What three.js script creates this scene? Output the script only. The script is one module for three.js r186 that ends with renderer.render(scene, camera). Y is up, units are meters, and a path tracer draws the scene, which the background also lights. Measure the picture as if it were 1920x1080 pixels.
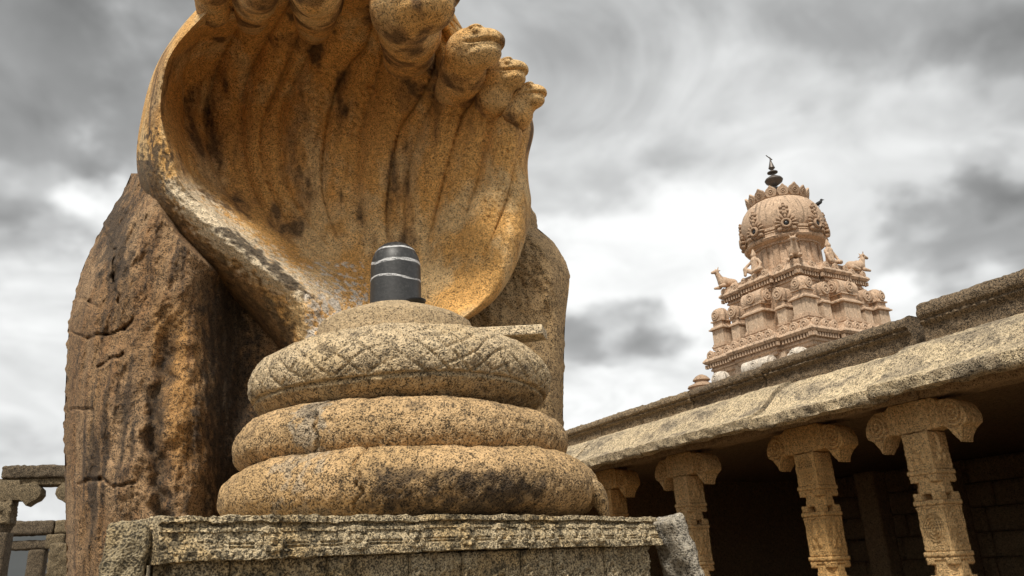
import * as THREE from 'three';
import { mergeGeometries, mergeVertices, toCreasedNormals } from 'three/addons/utils/BufferGeometryUtils.js';
import { MarchingCubes } from 'three/addons/objects/MarchingCubes.js';
import { createNoise3D } from 'simplex-noise';

// ------------------------------------------------------------------ camera, sky, sun, exposure
const scene = new THREE.Scene();
const EYE = 1.3, FOCAL = 1500;                       // focal length in photo pixels (1920 wide)
const camera = new THREE.PerspectiveCamera(2 * Math.atan(540 / FOCAL) * 180 / Math.PI, 16 / 9, 0.1, 9000);
camera.rotation.order = 'YXZ';
camera.position.set(0, EYE, 0);
camera.rotation.set(19.1 * Math.PI / 180, 0, -3.0 * Math.PI / 180);
camera.updateMatrixWorld(true);
const renderer = new THREE.WebGLRenderer({ antialias: true });
renderer.setSize(1024, 576);
renderer.toneMapping = THREE.LinearToneMapping;
renderer.toneMappingExposure = 2.45;
renderer.shadowMap.enabled = true;

const sun = new THREE.DirectionalLight(new THREE.Color(1.0, 0.94, 0.84), 1.5);
sun.position.set(-4.5, 21.3, 6.2);
sun.target.position.set(-1, 2, -7);
sun.castShadow = true; sun.shadow.radius = 20; sun.shadow.mapSize.set(2048, 2048);
Object.assign(sun.shadow.camera, { left: -40, right: 40, top: 40, bottom: -40, near: 0.5, far: 120 });
scene.add(sun, sun.target);

// ------------------------------------------------------------------ small maths
function rng(a) { return () => { a |= 0; a = a + 0x6D2B79F5 | 0; let t = Math.imul(a ^ a >>> 15, 1 | a); t = t + Math.imul(t ^ t >>> 7, 61 | t) ^ t; return ((t ^ t >>> 14) >>> 0) / 4294967296; }; }
const N3 = createNoise3D(rng(11));
const V = (x, y, z) => new THREE.Vector3(x, y, z);
const clamp = (x, a = 0, b = 1) => Math.min(b, Math.max(a, x));
const lerp = (a, b, t) => a + (b - a) * t;
const ss = (a, b, x) => { const t = clamp((x - a) / (b - a)); return t * t * (3 - 2 * t); };
function fbm(x, y, z, o = 4) { let s = 0, a = 0.5, f = 1; for (let i = 0; i < o; i++) { s += a * N3(x * f, y * f, z * f); a *= 0.5; f *= 2.03; } return s; }
function ridge(x, y, z, o = 4) { let s = 0, a = 0.5, f = 1; for (let i = 0; i < o; i++) { s += a * (1 - Math.abs(N3(x * f, y * f, z * f))); a *= 0.5; f *= 2.1; } return s; }
// a point of the place, surveyed: sight line (photo pixel) and how far away it stands (metres along -z)
function at(px, py, Z) { const r = V((px - 960) / FOCAL, -(py - 540) / FOCAL, -1).applyQuaternion(camera.quaternion); return r.multiplyScalar(Z / -r.z).add(camera.position); }
function table(rows) { // smooth interpolation of y -> x
  return y => { const n = rows.length; if (y <= rows[0][0]) return rows[0][1]; if (y >= rows[n - 1][0]) return rows[n - 1][1];
    let i = 0; while (y > rows[i + 1][0]) i++;
    const p1 = rows[i], p2 = rows[i + 1], p0 = rows[Math.max(0, i - 1)], p3 = rows[Math.min(n - 1, i + 2)];
    const t = (y - p1[0]) / (p2[0] - p1[0]), h = p2[0] - p1[0];
    const m1 = (p2[1] - p0[1]) / (p2[0] - p0[0]) * h, m2 = (p3[1] - p1[1]) / (p3[0] - p1[0]) * h, t2 = t * t, t3 = t2 * t;
    return (2 * t3 - 3 * t2 + 1) * p1[1] + (t3 - 2 * t2 + t) * m1 + (-2 * t3 + 3 * t2) * p2[1] + (t3 - t2) * m2; };
}

// ------------------------------------------------------------------ the sky: overcast, broken cloud, computed
{
  const W = 2048, H = 1024, data = new Float32Array(W * H * 4);
  const inv = camera.quaternion.clone().invert();
  // clouds, and lens darkening painted in at the upper corners: direction (as pixel), half size, brightness added
  const cl = [[20, 110, 350, 280, -0.40], [30, 440, 120, 55, -0.26], [175, 385, 70, 45, 0.42], [40, 330, 90, 30, 0.16], [60, 590, 120, 60, 0.16], [50, 850, 160, 60, -0.12],
    [1150, 622, 120, 46, -0.44], [1235, 648, 60, 26, -0.22], [1075, 640, 60, 40, -0.2], [1150, 735, 120, 40, 0.14], [1180, 520, 230, 130, 0.24], [1330, 590, 120, 60, 0.08],
    [1740, 50, 240, 90, -0.18], [1890, 120, 120, 110, -0.12], [1840, 430, 180, 90, -0.42], [1900, 340, 90, 70, -0.24], [1930, 20, 160, 120, -0.12], [1690, 430, 70, 60, 0.06], [1640, 200, 220, 100, 0.06], [1250, 60, 200, 60, -0.05], [1500, 330, 220, 100, 0.10], [1700, 560, 60, 50, 0.22], [1080, 850, 60, 60, 0.2]];
  const v = V(0, 0, 0), q = V(0, 0, 0);
  for (let j = 0; j < H; j++) {
    const el = (j + 0.5) / H * Math.PI - Math.PI / 2, ce = Math.cos(el), se = Math.sin(el);
    for (let i = 0; i < W; i++) {
      const az = ((i + 0.5) / W - 0.5) * 2 * Math.PI;
      v.set(Math.cos(az) * ce, se, Math.sin(az) * ce);
      const i4 = (j * W + i) * 4;
      if (el < -0.06) { data[i4] = 0.13; data[i4 + 1] = 0.13; data[i4 + 2] = 0.125; data[i4 + 3] = 1; continue; }
      // cloud sheet: project to a layer so clouds flatten towards the horizon
      const k = 1 / (Math.max(se, 0) + 0.22), cx = v.x * k, cz = v.z * k;
      const wx = fbm(cx * 0.9, cz * 0.9, 3.1, 3), wz = fbm(cx * 0.9, cz * 0.9, 8.7, 3);
      const big = fbm(cx * 0.75 + wx * 0.7, cz * 0.75 + wz * 0.7, 1.7, 5);
      const small = fbm(cx * 2.4 + wx, cz * 2.4 + wz, 5.2, 6), bil = fbm(cx * 5.3 + wx * 1.8, cz * 5.3 + wz * 1.8, 2.2, 4);
      const cov = ss(-0.16, 0.22, big + 0.5 * small);
      let L = 0.06 - 0.11 * cov + lerp(0.84, 0.46, ss(0.08, 0.85, se)) + 0.27 * big + 0.20 * small + 0.11 * bil;
      q.copy(v).applyQuaternion(inv);
      if (q.z < -0.3) {
        const px = 960 + FOCAL * q.x / -q.z, py = 540 - FOCAL * q.y / -q.z;
        if (px > -500 && px < 2500 && py > -500 && py < 1500) {
          const e1 = fbm(v.x * 9, v.y * 13, v.z * 9, 5), e2 = fbm(v.x * 9 + 7, v.y * 13, v.z * 9, 5);
          for (const [x, y, rx, ry, b] of cl) {
            const dx = (px - x) / rx + e1 * 0.75, dy = (py - y) / ry + e2 * 0.75, d = dx * dx + dy * dy;
            if (d < 5) L += b * (1 - ss(0.15, 2.2, d));
          }
          L += 0.07 * e1;
        }
      }
      if (L < 0.42) L = 0.42 - 0.55 * (0.42 - L); L = clamp(L, 0.2, 1.02) * 0.405;
      const t = ss(0.2, 0.8, L);
      data[i4] = L * lerp(0.985, 1.0, t); data[i4 + 1] = L * lerp(1.0, 1.0, t); data[i4 + 2] = L * lerp(1.0, 0.985, t); data[i4 + 3] = 1;
    }
  }
  const sky = new THREE.DataTexture(data, W, H, THREE.RGBAFormat, THREE.FloatType);
  sky.mapping = THREE.EquirectangularReflectionMapping; sky.magFilter = sky.minFilter = THREE.LinearFilter; sky.wrapS = THREE.RepeatWrapping; sky.needsUpdate = true;
  scene.background = sky; scene.environment = sky;
}

// ------------------------------------------------------------------ procedural stone
function tileNoise(seed, cells) { // periodic value noise on a square lattice
  const r = rng(seed), t = new Float32Array(cells * cells); for (let i = 0; i < t.length; i++) t[i] = r();
  return (x, y) => { x *= cells; y *= cells; const xi = Math.floor(x), yi = Math.floor(y); let fx = x - xi, fy = y - yi; fx = fx * fx * (3 - 2 * fx); fy = fy * fy * (3 - 2 * fy);
    const x0 = ((xi % cells) + cells) % cells, x1 = (x0 + 1) % cells, y0 = ((yi % cells) + cells) % cells, y1 = (y0 + 1) % cells;
    return lerp(lerp(t[y0 * cells + x0], t[y0 * cells + x1], fx), lerp(t[y1 * cells + x0], t[y1 * cells + x1], fx), fy); };
}
function stoneMaps(seed, { S = 1024, cells = 230, contrast = 1, dark = 0.3, mid = 0.62, lichen = 0, streak = 0 }) {
  const a0 = tileNoise(seed, cells), a1 = tileNoise(seed + 8, Math.round(cells / 3.606)), a2 = tileNoise(seed + 9, Math.round(cells / 2.236)), b0 = tileNoise(seed + 1, cells * 2 + 7), b1 = tileNoise(seed + 12, Math.round(cells * 2 / 3.162)), c = tileNoise(seed + 2, 61), d = tileNoise(seed + 3, 17), e = tileNoise(seed + 4, 7);
  const stA = tileNoise(seed + 20, 100), stB = tileNoise(seed + 21, 40);
  const col = new Uint8Array(S * S * 4), bmp = new Uint8Array(S * S * 4);
  for (let j = 0; j < S; j++) for (let i = 0; i < S; i++) {
    const x = i / S, y = j / S, mixN = (u, k) => 0.5 + (u - 0.5) * k, a = () => mixN((a0(x, y) + a1(3 * x + 2 * y, 3 * y - 2 * x) + a2(2 * x - y, x + 2 * y)) / 3, 1.55), b = (x, y) => mixN((b0(x, y) + b1(3 * x + y, 3 * y - x)) / 2, 1.3), n = 0.52 * a(x, y) + 0.33 * b(x, y) + 0.15 * c(x, y), m = 0.5 * c(x, y) + 0.3 * d(x, y) + 0.2 * e(x, y);
    const dk = 1 - ss(dark - 0.06 + lichen * (m - 0.5), dark + 0.16 + lichen * (m - 0.5), n), br = ss(0.56, 0.78, n);
    let L = mid * (1 - contrast * 0.86 * dk + contrast * 0.62 * br) * (0.82 + 0.36 * m);
    if (streak) { const st = 0.6 * stA(x, y * 0.09) + 0.4 * stB(x, y * 0.2); L *= 1 - streak * ss(0.55, 0.8, st * 0.75 + 0.35 * m) * (0.5 + 0.5 * n); }
    const warm = (b(x + 0.37, y) - 0.5) * 0.22 * contrast, o = (j * S + i) * 4;
    const enc = u => Math.round(255 * Math.pow(clamp(u), 1 / 2.2));
    col[o] = enc(L * (1 + warm * 0.5)); col[o + 1] = enc(L); col[o + 2] = enc(L * (1 - warm)); col[o + 3] = 255;
    const hgt = Math.round(255 * clamp(0.15 + 0.75 * n + 0.2 * (m - 0.5))); bmp[o] = bmp[o + 1] = bmp[o + 2] = hgt; bmp[o + 3] = 255;
  }
  const mk = (arr, srgb) => { const t = new THREE.DataTexture(arr, S, S); t.wrapS = t.wrapT = THREE.RepeatWrapping; t.magFilter = THREE.LinearFilter; t.minFilter = THREE.LinearMipmapLinearFilter; t.generateMipmaps = true; if (srgb) t.colorSpace = THREE.SRGBColorSpace; t.needsUpdate = true; return t; };
  return { map: mk(col, true), bump: mk(bmp, false) };
}
const granite = stoneMaps(101, { contrast: 0.98, dark: 0.37, mid: 0.75, cells: 260 });
const lichenStone = stoneMaps(202, { contrast: 0.95, dark: 0.40, mid: 0.74, cells: 270, lichen: 0.22 });
const fineStone = stoneMaps(404, { contrast: 0.8, dark: 0.34, mid: 0.74, cells: 240, lichen: 0.2 });
const plaster = stoneMaps(303, { contrast: 0.5, dark: 0.3, mid: 0.72, cells: 120, lichen: 0.35, streak: 0.6 });
const TILE = 2.3;
function stoneMat(r, g, b, maps = granite, bump = 0.012, vc = false, rough = 0.93) {
  const m = new THREE.MeshStandardMaterial({ map: maps.map, bumpMap: maps.bump, bumpScale: bump, roughness: rough, metalness: 0, vertexColors: vc, side: THREE.DoubleSide });
  m.color.setRGB(r, g, b); return m;
}
const M = {
  statue: stoneMat(1, 1, 1, granite, 0.014, true),
  hood: stoneMat(1, 1, 1, fineStone, 0.012, true),
  coil: stoneMat(1, 1, 1, granite, 0.016, true),
  platform: stoneMat(1, 1, 1, lichenStone, 0.02, true),
  eave: stoneMat(0.90, 0.72, 0.47, granite, 0.016),
  eaveTinted: stoneMat(1, 1, 1, granite, 0.016, true),
  coping: stoneMat(0.28, 0.20, 0.12, lichenStone, 0.02),
  copingPale: stoneMat(0.40, 0.29, 0.17, lichenStone, 0.02),
  pillar: stoneMat(0.92, 0.56, 0.22, fineStone, 0.012),
  pillarPale: stoneMat(0.95, 0.64, 0.31, fineStone, 0.012),
  hallShaded: stoneMat(0.52, 0.35, 0.19, fineStone, 0.01),  // pillar stone darkened for the interior: shade under the roof put into the colour
  tower: stoneMat(0.80, 0.57, 0.39, plaster, 0.02),
  towerDeep: stoneMat(0.60, 0.41, 0.27, plaster, 0.02),
  towerPale: stoneMat(0.86, 0.64, 0.45, plaster, 0.02),
  limewash: stoneMat(0.95, 0.84, 0.70, plaster, 0.01),
  pedestal: stoneMat(0.62, 0.46, 0.27, fineStone, 0.012),
  greySlab: stoneMat(0.56, 0.50, 0.40, granite, 0.014),
  ruin: stoneMat(0.33, 0.25, 0.145, lichenStone, 0.02),
  ruinDark: stoneMat(0.22, 0.165, 0.105, lichenStone, 0.02),
  blackStone: new THREE.MeshStandardMaterial({ color: new THREE.Color().setRGB(0.012, 0.012, 0.013), roughness: 0.38 }),
  metal: new THREE.MeshStandardMaterial({ color: new THREE.Color().setRGB(0.16, 0.14, 0.125), roughness: 0.5, metalness: 0.6 }),
  feather: new THREE.MeshStandardMaterial({ color: new THREE.Color().setRGB(0.03, 0.03, 0.032), roughness: 0.8 }),
  hill: new THREE.MeshStandardMaterial({ color: new THREE.Color().setRGB(0.055, 0.06, 0.062), roughness: 1 }),
};

// ------------------------------------------------------------------ mesh helpers
// uv in metres, projected along the dominant axis of each face of the object itself
function skin(geo, tile = TILE) {
  let g = geo.index ? geo.toNonIndexed() : geo;
  const p = g.attributes.position, n = p.count, uv = new Float32Array(n * 2), a = V(), b = V(), c = V(), ab = V(), ac = V();
  for (let i = 0; i < n; i += 3) {
    a.fromBufferAttribute(p, i); b.fromBufferAttribute(p, i + 1); c.fromBufferAttribute(p, i + 2);
    ab.subVectors(b, a); ac.subVectors(c, a).cross(ab); const X = Math.abs(ac.x), Y = Math.abs(ac.y), Z = Math.abs(ac.z);
    for (let k = 0; k < 3; k++) { const q = i + k, x = p.getX(q), y = p.getY(q), z = p.getZ(q);
      const [s, t] = Y > X && Y > Z ? [x, z + 1.7] : X > Z ? [z + 0.9, y] : [x, y];
      uv[q * 2] = s / tile; uv[q * 2 + 1] = t / tile; }
  }
  g.setAttribute('uv', new THREE.BufferAttribute(uv, 2)); return g;
}
const used = {};
function numbered(n) { used[n] = (used[n] || 0) + 1; return used[n] === 1 ? n : `${n}_${String(used[n] - 1).padStart(3, '0')}`; }
function part(parent, name, geo, mat, label) {
  const m = new THREE.Mesh(geo, mat); m.name = name; m.castShadow = m.receiveShadow = true; parent.add(m);
  if (label) m.userData.label = label; return m;
}
function thing(name, label, category, x = 0, y = 0, z = 0, turn = 0, group) {
  const o = new THREE.Group(); o.name = numbered(name); o.position.set(x, y, z); o.rotation.y = turn; scene.add(o);
  o.userData = { label, category }; if (group) o.userData.group = group; return o;
}
function sub(parent, name, x = 0, y = 0, z = 0, turn = 0) { const o = new THREE.Group(); o.name = name; o.position.set(x, y, z); o.rotation.y = turn; parent.add(o); return o; }
function gridGeo(nu, nv, fn, closedU = false) { // fn(u, v, i, j) -> Vector3
  const pos = new Float32Array((nu + 1) * (nv + 1) * 3), idx = [];
  for (let j = 0; j <= nv; j++) for (let i = 0; i <= nu; i++) { const p = fn(i / nu, j / nv, i, j), o = (j * (nu + 1) + i) * 3; pos[o] = p.x; pos[o + 1] = p.y; pos[o + 2] = p.z; }
  for (let j = 0; j < nv; j++) for (let i = 0; i < nu; i++) { const a = j * (nu + 1) + i, b = a + 1, c = a + nu + 1, d = c + 1; idx.push(a, b, d, a, d, c); }
  const g = new THREE.BufferGeometry(); g.setAttribute('position', new THREE.BufferAttribute(pos, 3)); g.setIndex(idx); g.computeVertexNormals();
  if (closedU) { const nn = g.attributes.normal; for (let j = 0; j <= nv; j++) { const a = j * (nu + 1), b = a + nu, v = V().fromBufferAttribute(nn, a).add(V().fromBufferAttribute(nn, b)).normalize(); nn.setXYZ(a, v.x, v.y, v.z); nn.setXYZ(b, v.x, v.y, v.z); } }
  return g;
}
function paint(g, fn) { const p = g.attributes.position, c = new Float32Array(p.count * 3), v = V(); for (let i = 0; i < p.count; i++) { v.fromBufferAttribute(p, i); const k = fn(v, i); c[i * 3] = k[0]; c[i * 3 + 1] = k[1]; c[i * 3 + 2] = k[2]; } g.setAttribute('color', new THREE.BufferAttribute(c, 3)); return g; }
const bare = g => { const o = new THREE.BufferGeometry(); const s = g.index ? g.toNonIndexed() : g; o.setAttribute('position', s.attributes.position); return o; };
function box(w, h, d, x = 0, y = 0, z = 0) { return new THREE.BoxGeometry(w, h, d).translate(x, y, z); }
function join(list) { const l = list.map(g => { const s = g.index ? g.toNonIndexed() : g.clone(); for (const k of Object.keys(s.attributes)) if (k !== 'position' && k !== 'normal') s.deleteAttribute(k); if (!s.attributes.normal) s.computeVertexNormals(); return s; }); return mergeGeometries(l); }
// a hewn block: rounded, uneven edges; sits with its base at y = 0, centred in x and z
function hewn(w, h, d, { r = 0.02, amp = 0.008, step = 0.05, seed = 0, freq = 6, relief = null } = {}) {
  const sg = x => clamp(Math.round(x / step), 2, 46), g0 = new THREE.BoxGeometry(w, h, d, sg(w), sg(h), sg(d));
  g0.deleteAttribute('uv'); g0.deleteAttribute('normal'); const g = mergeVertices(g0, 1e-5), p = g.attributes.position, v = V(), q = V(), n = V();
  for (let i = 0; i < p.count; i++) {
    v.fromBufferAttribute(p, i); q.set(clamp(v.x, -w / 2 + r, w / 2 - r), clamp(v.y, -h / 2 + r, h / 2 - r), clamp(v.z, -d / 2 + r, d / 2 - r));
    n.subVectors(v, q); const L = n.length(); if (L > 1e-6) { n.divideScalar(L); v.copy(q).addScaledVector(n, r); }
    let k = amp * (fbm(v.x * freq + seed * 3.7, v.y * freq + seed, v.z * freq, 3) + 0.5 * N3(v.x * freq * 4 + seed, v.y * freq * 4, v.z * freq * 4));
    if (relief) k += relief(v, n);
    v.addScaledVector(n, k); p.setXYZ(i, v.x, v.y + h / 2, v.z);
  }
  g.computeVertexNormals(); return g;
}
// a moulding: closed profile of [z, y] swept along x from 0 to L, hewn surface
function moulding(profile, L, { ds = 0.03, dx = 0.06, amp = 0.006, freq = 5, seed = 0, relief = null, crease = 0.75 } = {}) {
  const pr = []; for (let i = 0; i < profile.length; i++) { const [a, b] = profile[i], [c, d] = profile[(i + 1) % profile.length], k = Math.max(1, Math.round(Math.hypot(c - a, d - b) / ds)); for (let t = 0; t < k; t++) pr.push([lerp(a, c, t / k), lerp(b, d, t / k)]); }
  const n = pr.length, nx = Math.max(2, Math.round(L / dx)), cy = pr.reduce((s, p) => s + p[1], 0) / n;
  const P = (k, i) => { const [z, y] = pr[k % n], [za, ya] = pr[(k + n - 1) % n], [zb, yb] = pr[(k + 1) % n], x = L * i / nx;
    let nz = -(yb - ya), ny = zb - za; const l = Math.hypot(nz, ny) || 1; nz /= l; ny /= l;
    let h = amp * (fbm(x * freq + seed * 5.1, y * freq + seed, z * freq, 3) + 0.4 * N3(x * freq * 5, y * freq * 5, z * freq * 5 + seed)); if (relief) h += relief(x, y, z);
    return V(x, y + ny * h, z + nz * h); };
  let ccw = 0; for (let k = 0; k < n; k++) { const [z, y] = pr[k], [z2, y2] = pr[(k + 1) % n]; ccw += z * y2 - z2 * y; }
  if (ccw > 0) pr.reverse();
  const pos = [], idx = [];
  for (let k = 0; k <= n; k++) for (let i = 0; i <= nx; i++) { const p = P(k, i); pos.push(p.x, p.y, p.z); }
  for (let k = 0; k < n; k++) for (let i = 0; i < nx; i++) { const a = k * (nx + 1) + i, b = a + 1, c = a + nx + 1, d = c + 1; idx.push(a, b, d, a, d, c); }
  const tris = THREE.ShapeUtils.triangulateShape(pr.map(p => new THREE.Vector2(p[0], p[1])), []);
  for (const [a, b, c] of tris) { idx.push(a * (nx + 1), b * (nx + 1), c * (nx + 1)); idx.push(a * (nx + 1) + nx, c * (nx + 1) + nx, b * (nx + 1) + nx); }
  const g = new THREE.BufferGeometry(); g.setAttribute('position', new THREE.Float32BufferAttribute(pos, 3)); g.setIndex(idx);
  return toCreasedNormals(mergeVertices(g, 1e-5), crease);
}
// meshes a distance field
function fieldGeo(fn, mn, mx, res) {
  const mc = new MarchingCubes(res, new THREE.MeshBasicMaterial(), false, false, 200000); mc.isolation = 0; const s = mc.size, hs = mc.halfsize, c = V().addVectors(mn, mx).multiplyScalar(0.5), e = V().subVectors(mx, mn).multiplyScalar(0.5);
  for (let k = 0; k < s; k++) for (let j = 0; j < s; j++) for (let i = 0; i < s; i++) mc.field[i + j * s + k * s * s] = -fn(c.x + (i - hs) / hs * e.x, c.y + (j - hs) / hs * e.y, c.z + (k - hs) / hs * e.z);
  mc.update(); const n = mc.count, a = new Float32Array(n * 3);
  for (let i = 0; i < n; i++) { a[i * 3] = c.x + mc.positionArray[i * 3] * e.x; a[i * 3 + 1] = c.y + mc.positionArray[i * 3 + 1] * e.y; a[i * 3 + 2] = c.z + mc.positionArray[i * 3 + 2] * e.z; }
  const g = new THREE.BufferGeometry(); g.setAttribute('position', new THREE.BufferAttribute(a, 3)); const m = mergeVertices(g, 1e-5 * e.length()); m.computeVertexNormals(); return m;
}
const smin = (a, b, k) => { const h = clamp(0.5 + 0.5 * (b - a) / k); return lerp(b, a, h) - k * h * (1 - h); };
const ell = (x, y, z, cx, cy, cz, a, b, c) => { x = (x - cx) / a; y = (y - cy) / b; z = (z - cz) / c; const k0 = Math.sqrt(x * x + y * y + z * z), k1 = Math.sqrt(x * x / a / a + y * y / b / b + z * z / c / c); return k1 > 1e-9 ? k0 * (k0 - 1) / k1 : -Math.min(a, b, c); };
const bone = (x, y, z, [ax, ay, az, ar], [bx, by, bz, br]) => { const dx = bx - ax, dy = by - ay, dz = bz - az, t = clamp(((x - ax) * dx + (y - ay) * dy + (z - az) * dz) / (dx * dx + dy * dy + dz * dz)); return Math.hypot(x - ax - dx * t, y - ay - dy * t, z - az - dz * t) - lerp(ar, br, t); };
const bonesGeo = (list, mn, mx, res, k = 0.05) => fieldGeo((x, y, z) => { let d = 1e9; for (const [a, b] of list) d = smin(d, bone(x, y, z, a, b), k); return d; }, mn, mx, res);
const mix3 = (a, b, t) => [lerp(a[0], b[0], t), lerp(a[1], b[1], t), lerp(a[2], b[2], t)];
const mul3 = (a, k) => [a[0] * k, a[1] * k, a[2] * k];

// ------------------------------------------------------------------ ground and far hills
{
  const g = gridGeo(80, 80, (u, v) => { const a = u * 2 - 1, b = v * 2 - 1, x = Math.sign(a) * Math.pow(Math.abs(a), 3) * 4000, z = Math.sign(b) * Math.pow(Math.abs(b), 3) * 4000 - 5; return V(x, 0.04 * N3(x * 0.3, z * 0.3, 2), z); });
  const m = part(scene, 'ground', skin(g), stoneMat(0.22, 0.17, 0.11, lichenStone, 0.01)); m.userData.kind = 'structure';
  const hills = gridGeo(160, 14, (u, v) => { const az = lerp(-75, 40, u) * Math.PI / 180, R = 1500 + 700 * v, h = 118 * Math.pow(Math.sin(Math.PI * clamp(v * 0.5 + 0.02)), 0.8) * (0.72 + 0.45 * fbm(u * 26, v * 2.2, 4.4, 5)); return V(Math.sin(az) * R, Math.max(-2, h * v * 1.3 - 2), -Math.cos(az) * R); });
  const hm = part(scene, 'hills', hills, M.hill); hm.userData.kind = 'structure';
}

// ------------------------------------------------------------------ the serpent statue: boulder, hood with heads, three coils
const CX = -0.985, CZ = -7.44;                       // axis of the coils
const statue = thing('serpent_statue', 'giant coiled stone serpent with seven hooded heads carved from an orange brown boulder', 'statue');
const TAN = [0.93, 0.63, 0.30], ORANGE = [0.92, 0.51, 0.16], BROWN = [0.34, 0.185, 0.08], SOOT_SHADE = [0.075, 0.05, 0.03], PALE = [0.98, 0.80, 0.55], GREY = [0.50, 0.42, 0.31];

// hood outline, photo survey: row -> left edge, inner rim, right edge
const hoodL = table([[-70, 470], [-30, 415], [0, 385], [60, 332], [130, 290], [220, 265], [300, 256], [370, 268], [430, 300], [480, 345], [520, 395], [570, 447], [610, 485], [650, 520]]);
const hoodI = table([[-70, 500], [-30, 455], [0, 424], [28, 384], [100, 322], [167, 304], [222, 303], [315, 328], [350, 345], [400, 395], [440, 440], [480, 490], [520, 545], [560, 588], [600, 604], [650, 612]]);
const hoodR = table([[-70, 800], [0, 838], [80, 885], [150, 948], [195, 985], [240, 1001], [300, 990], [340, 991], [380, 996], [440, 987], [510, 962], [560, 930], [590, 893], [610, 862], [650, 840]]);
const hoodBack = table([[-70, 6.55], [-20, 7.1], [30, 7.75], [80, 8.32], [150, 8.70], [250, 8.86], [400, 8.86], [480, 8.66], [540, 8.4], [600, 8.1], [650, 7.95]]);
const hoodRim = table([[-70, 6.5], [0, 7.0], [150, 7.35], [300, 7.42], [400, 7.5], [500, 7.68], [600, 7.86], [650, 7.9]]);
const grooves = [
  [[-70, 545], [0, 470], [30, 415], [110, 356], [200, 346], [300, 353], [370, 388], [430, 455], [510, 560], [600, 650]],
  [[-70, 560], [0, 500], [60, 440], [140, 402], [220, 386], [300, 396], [380, 440], [450, 522], [520, 610], [600, 670]],
  [[-70, 585], [0, 545], [90, 492], [163, 459], [250, 455], [333, 467], [410, 505], [470, 566], [530, 640], [600, 690]],
  [[-70, 610], [0, 600], [55, 565], [160, 520], [222, 494], [280, 488], [340, 500], [420, 541], [480, 600], [540, 665], [600, 705]],
  [[-70, 640], [0, 630], [80, 590], [170, 546], [222, 531], [280, 529], [340, 536], [400, 566], [470, 621], [540, 681], [600, 718]],
  [[-70, 690], [0, 700], [81, 688], [120, 655], [167, 630], [260, 608], [352, 603], [420, 621], [490, 661], [560, 706], [600, 726]],
  [[-70, 700], [0, 720], [100, 718], [148, 706], [222, 686], [333, 675], [420, 681], [500, 701], [600, 735]],
  [[-70, 760], [0, 790], [110, 815], [186, 786], [240, 750], [315, 733], [400, 724], [480, 727], [600, 748]],
  [[-70, 765], [0, 800], [100, 845], [150, 833], [227, 796], [302, 771], [400, 758], [480, 756], [600, 761]],
  [[-70, 780], [0, 810], [100, 880], [190, 880], [220, 865], [300, 841], [400, 816], [480, 796], [600, 782]],
  [[-70, 790], [0, 820], [100, 900], [200, 930], [220, 924], [315, 903], [400, 876], [480, 846], [600, 806]],
  [[-70, 795], [0, 830], [100, 915], [225, 978], [315, 963], [400, 940], [490, 900], [600, 830]]].map(table);
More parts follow.
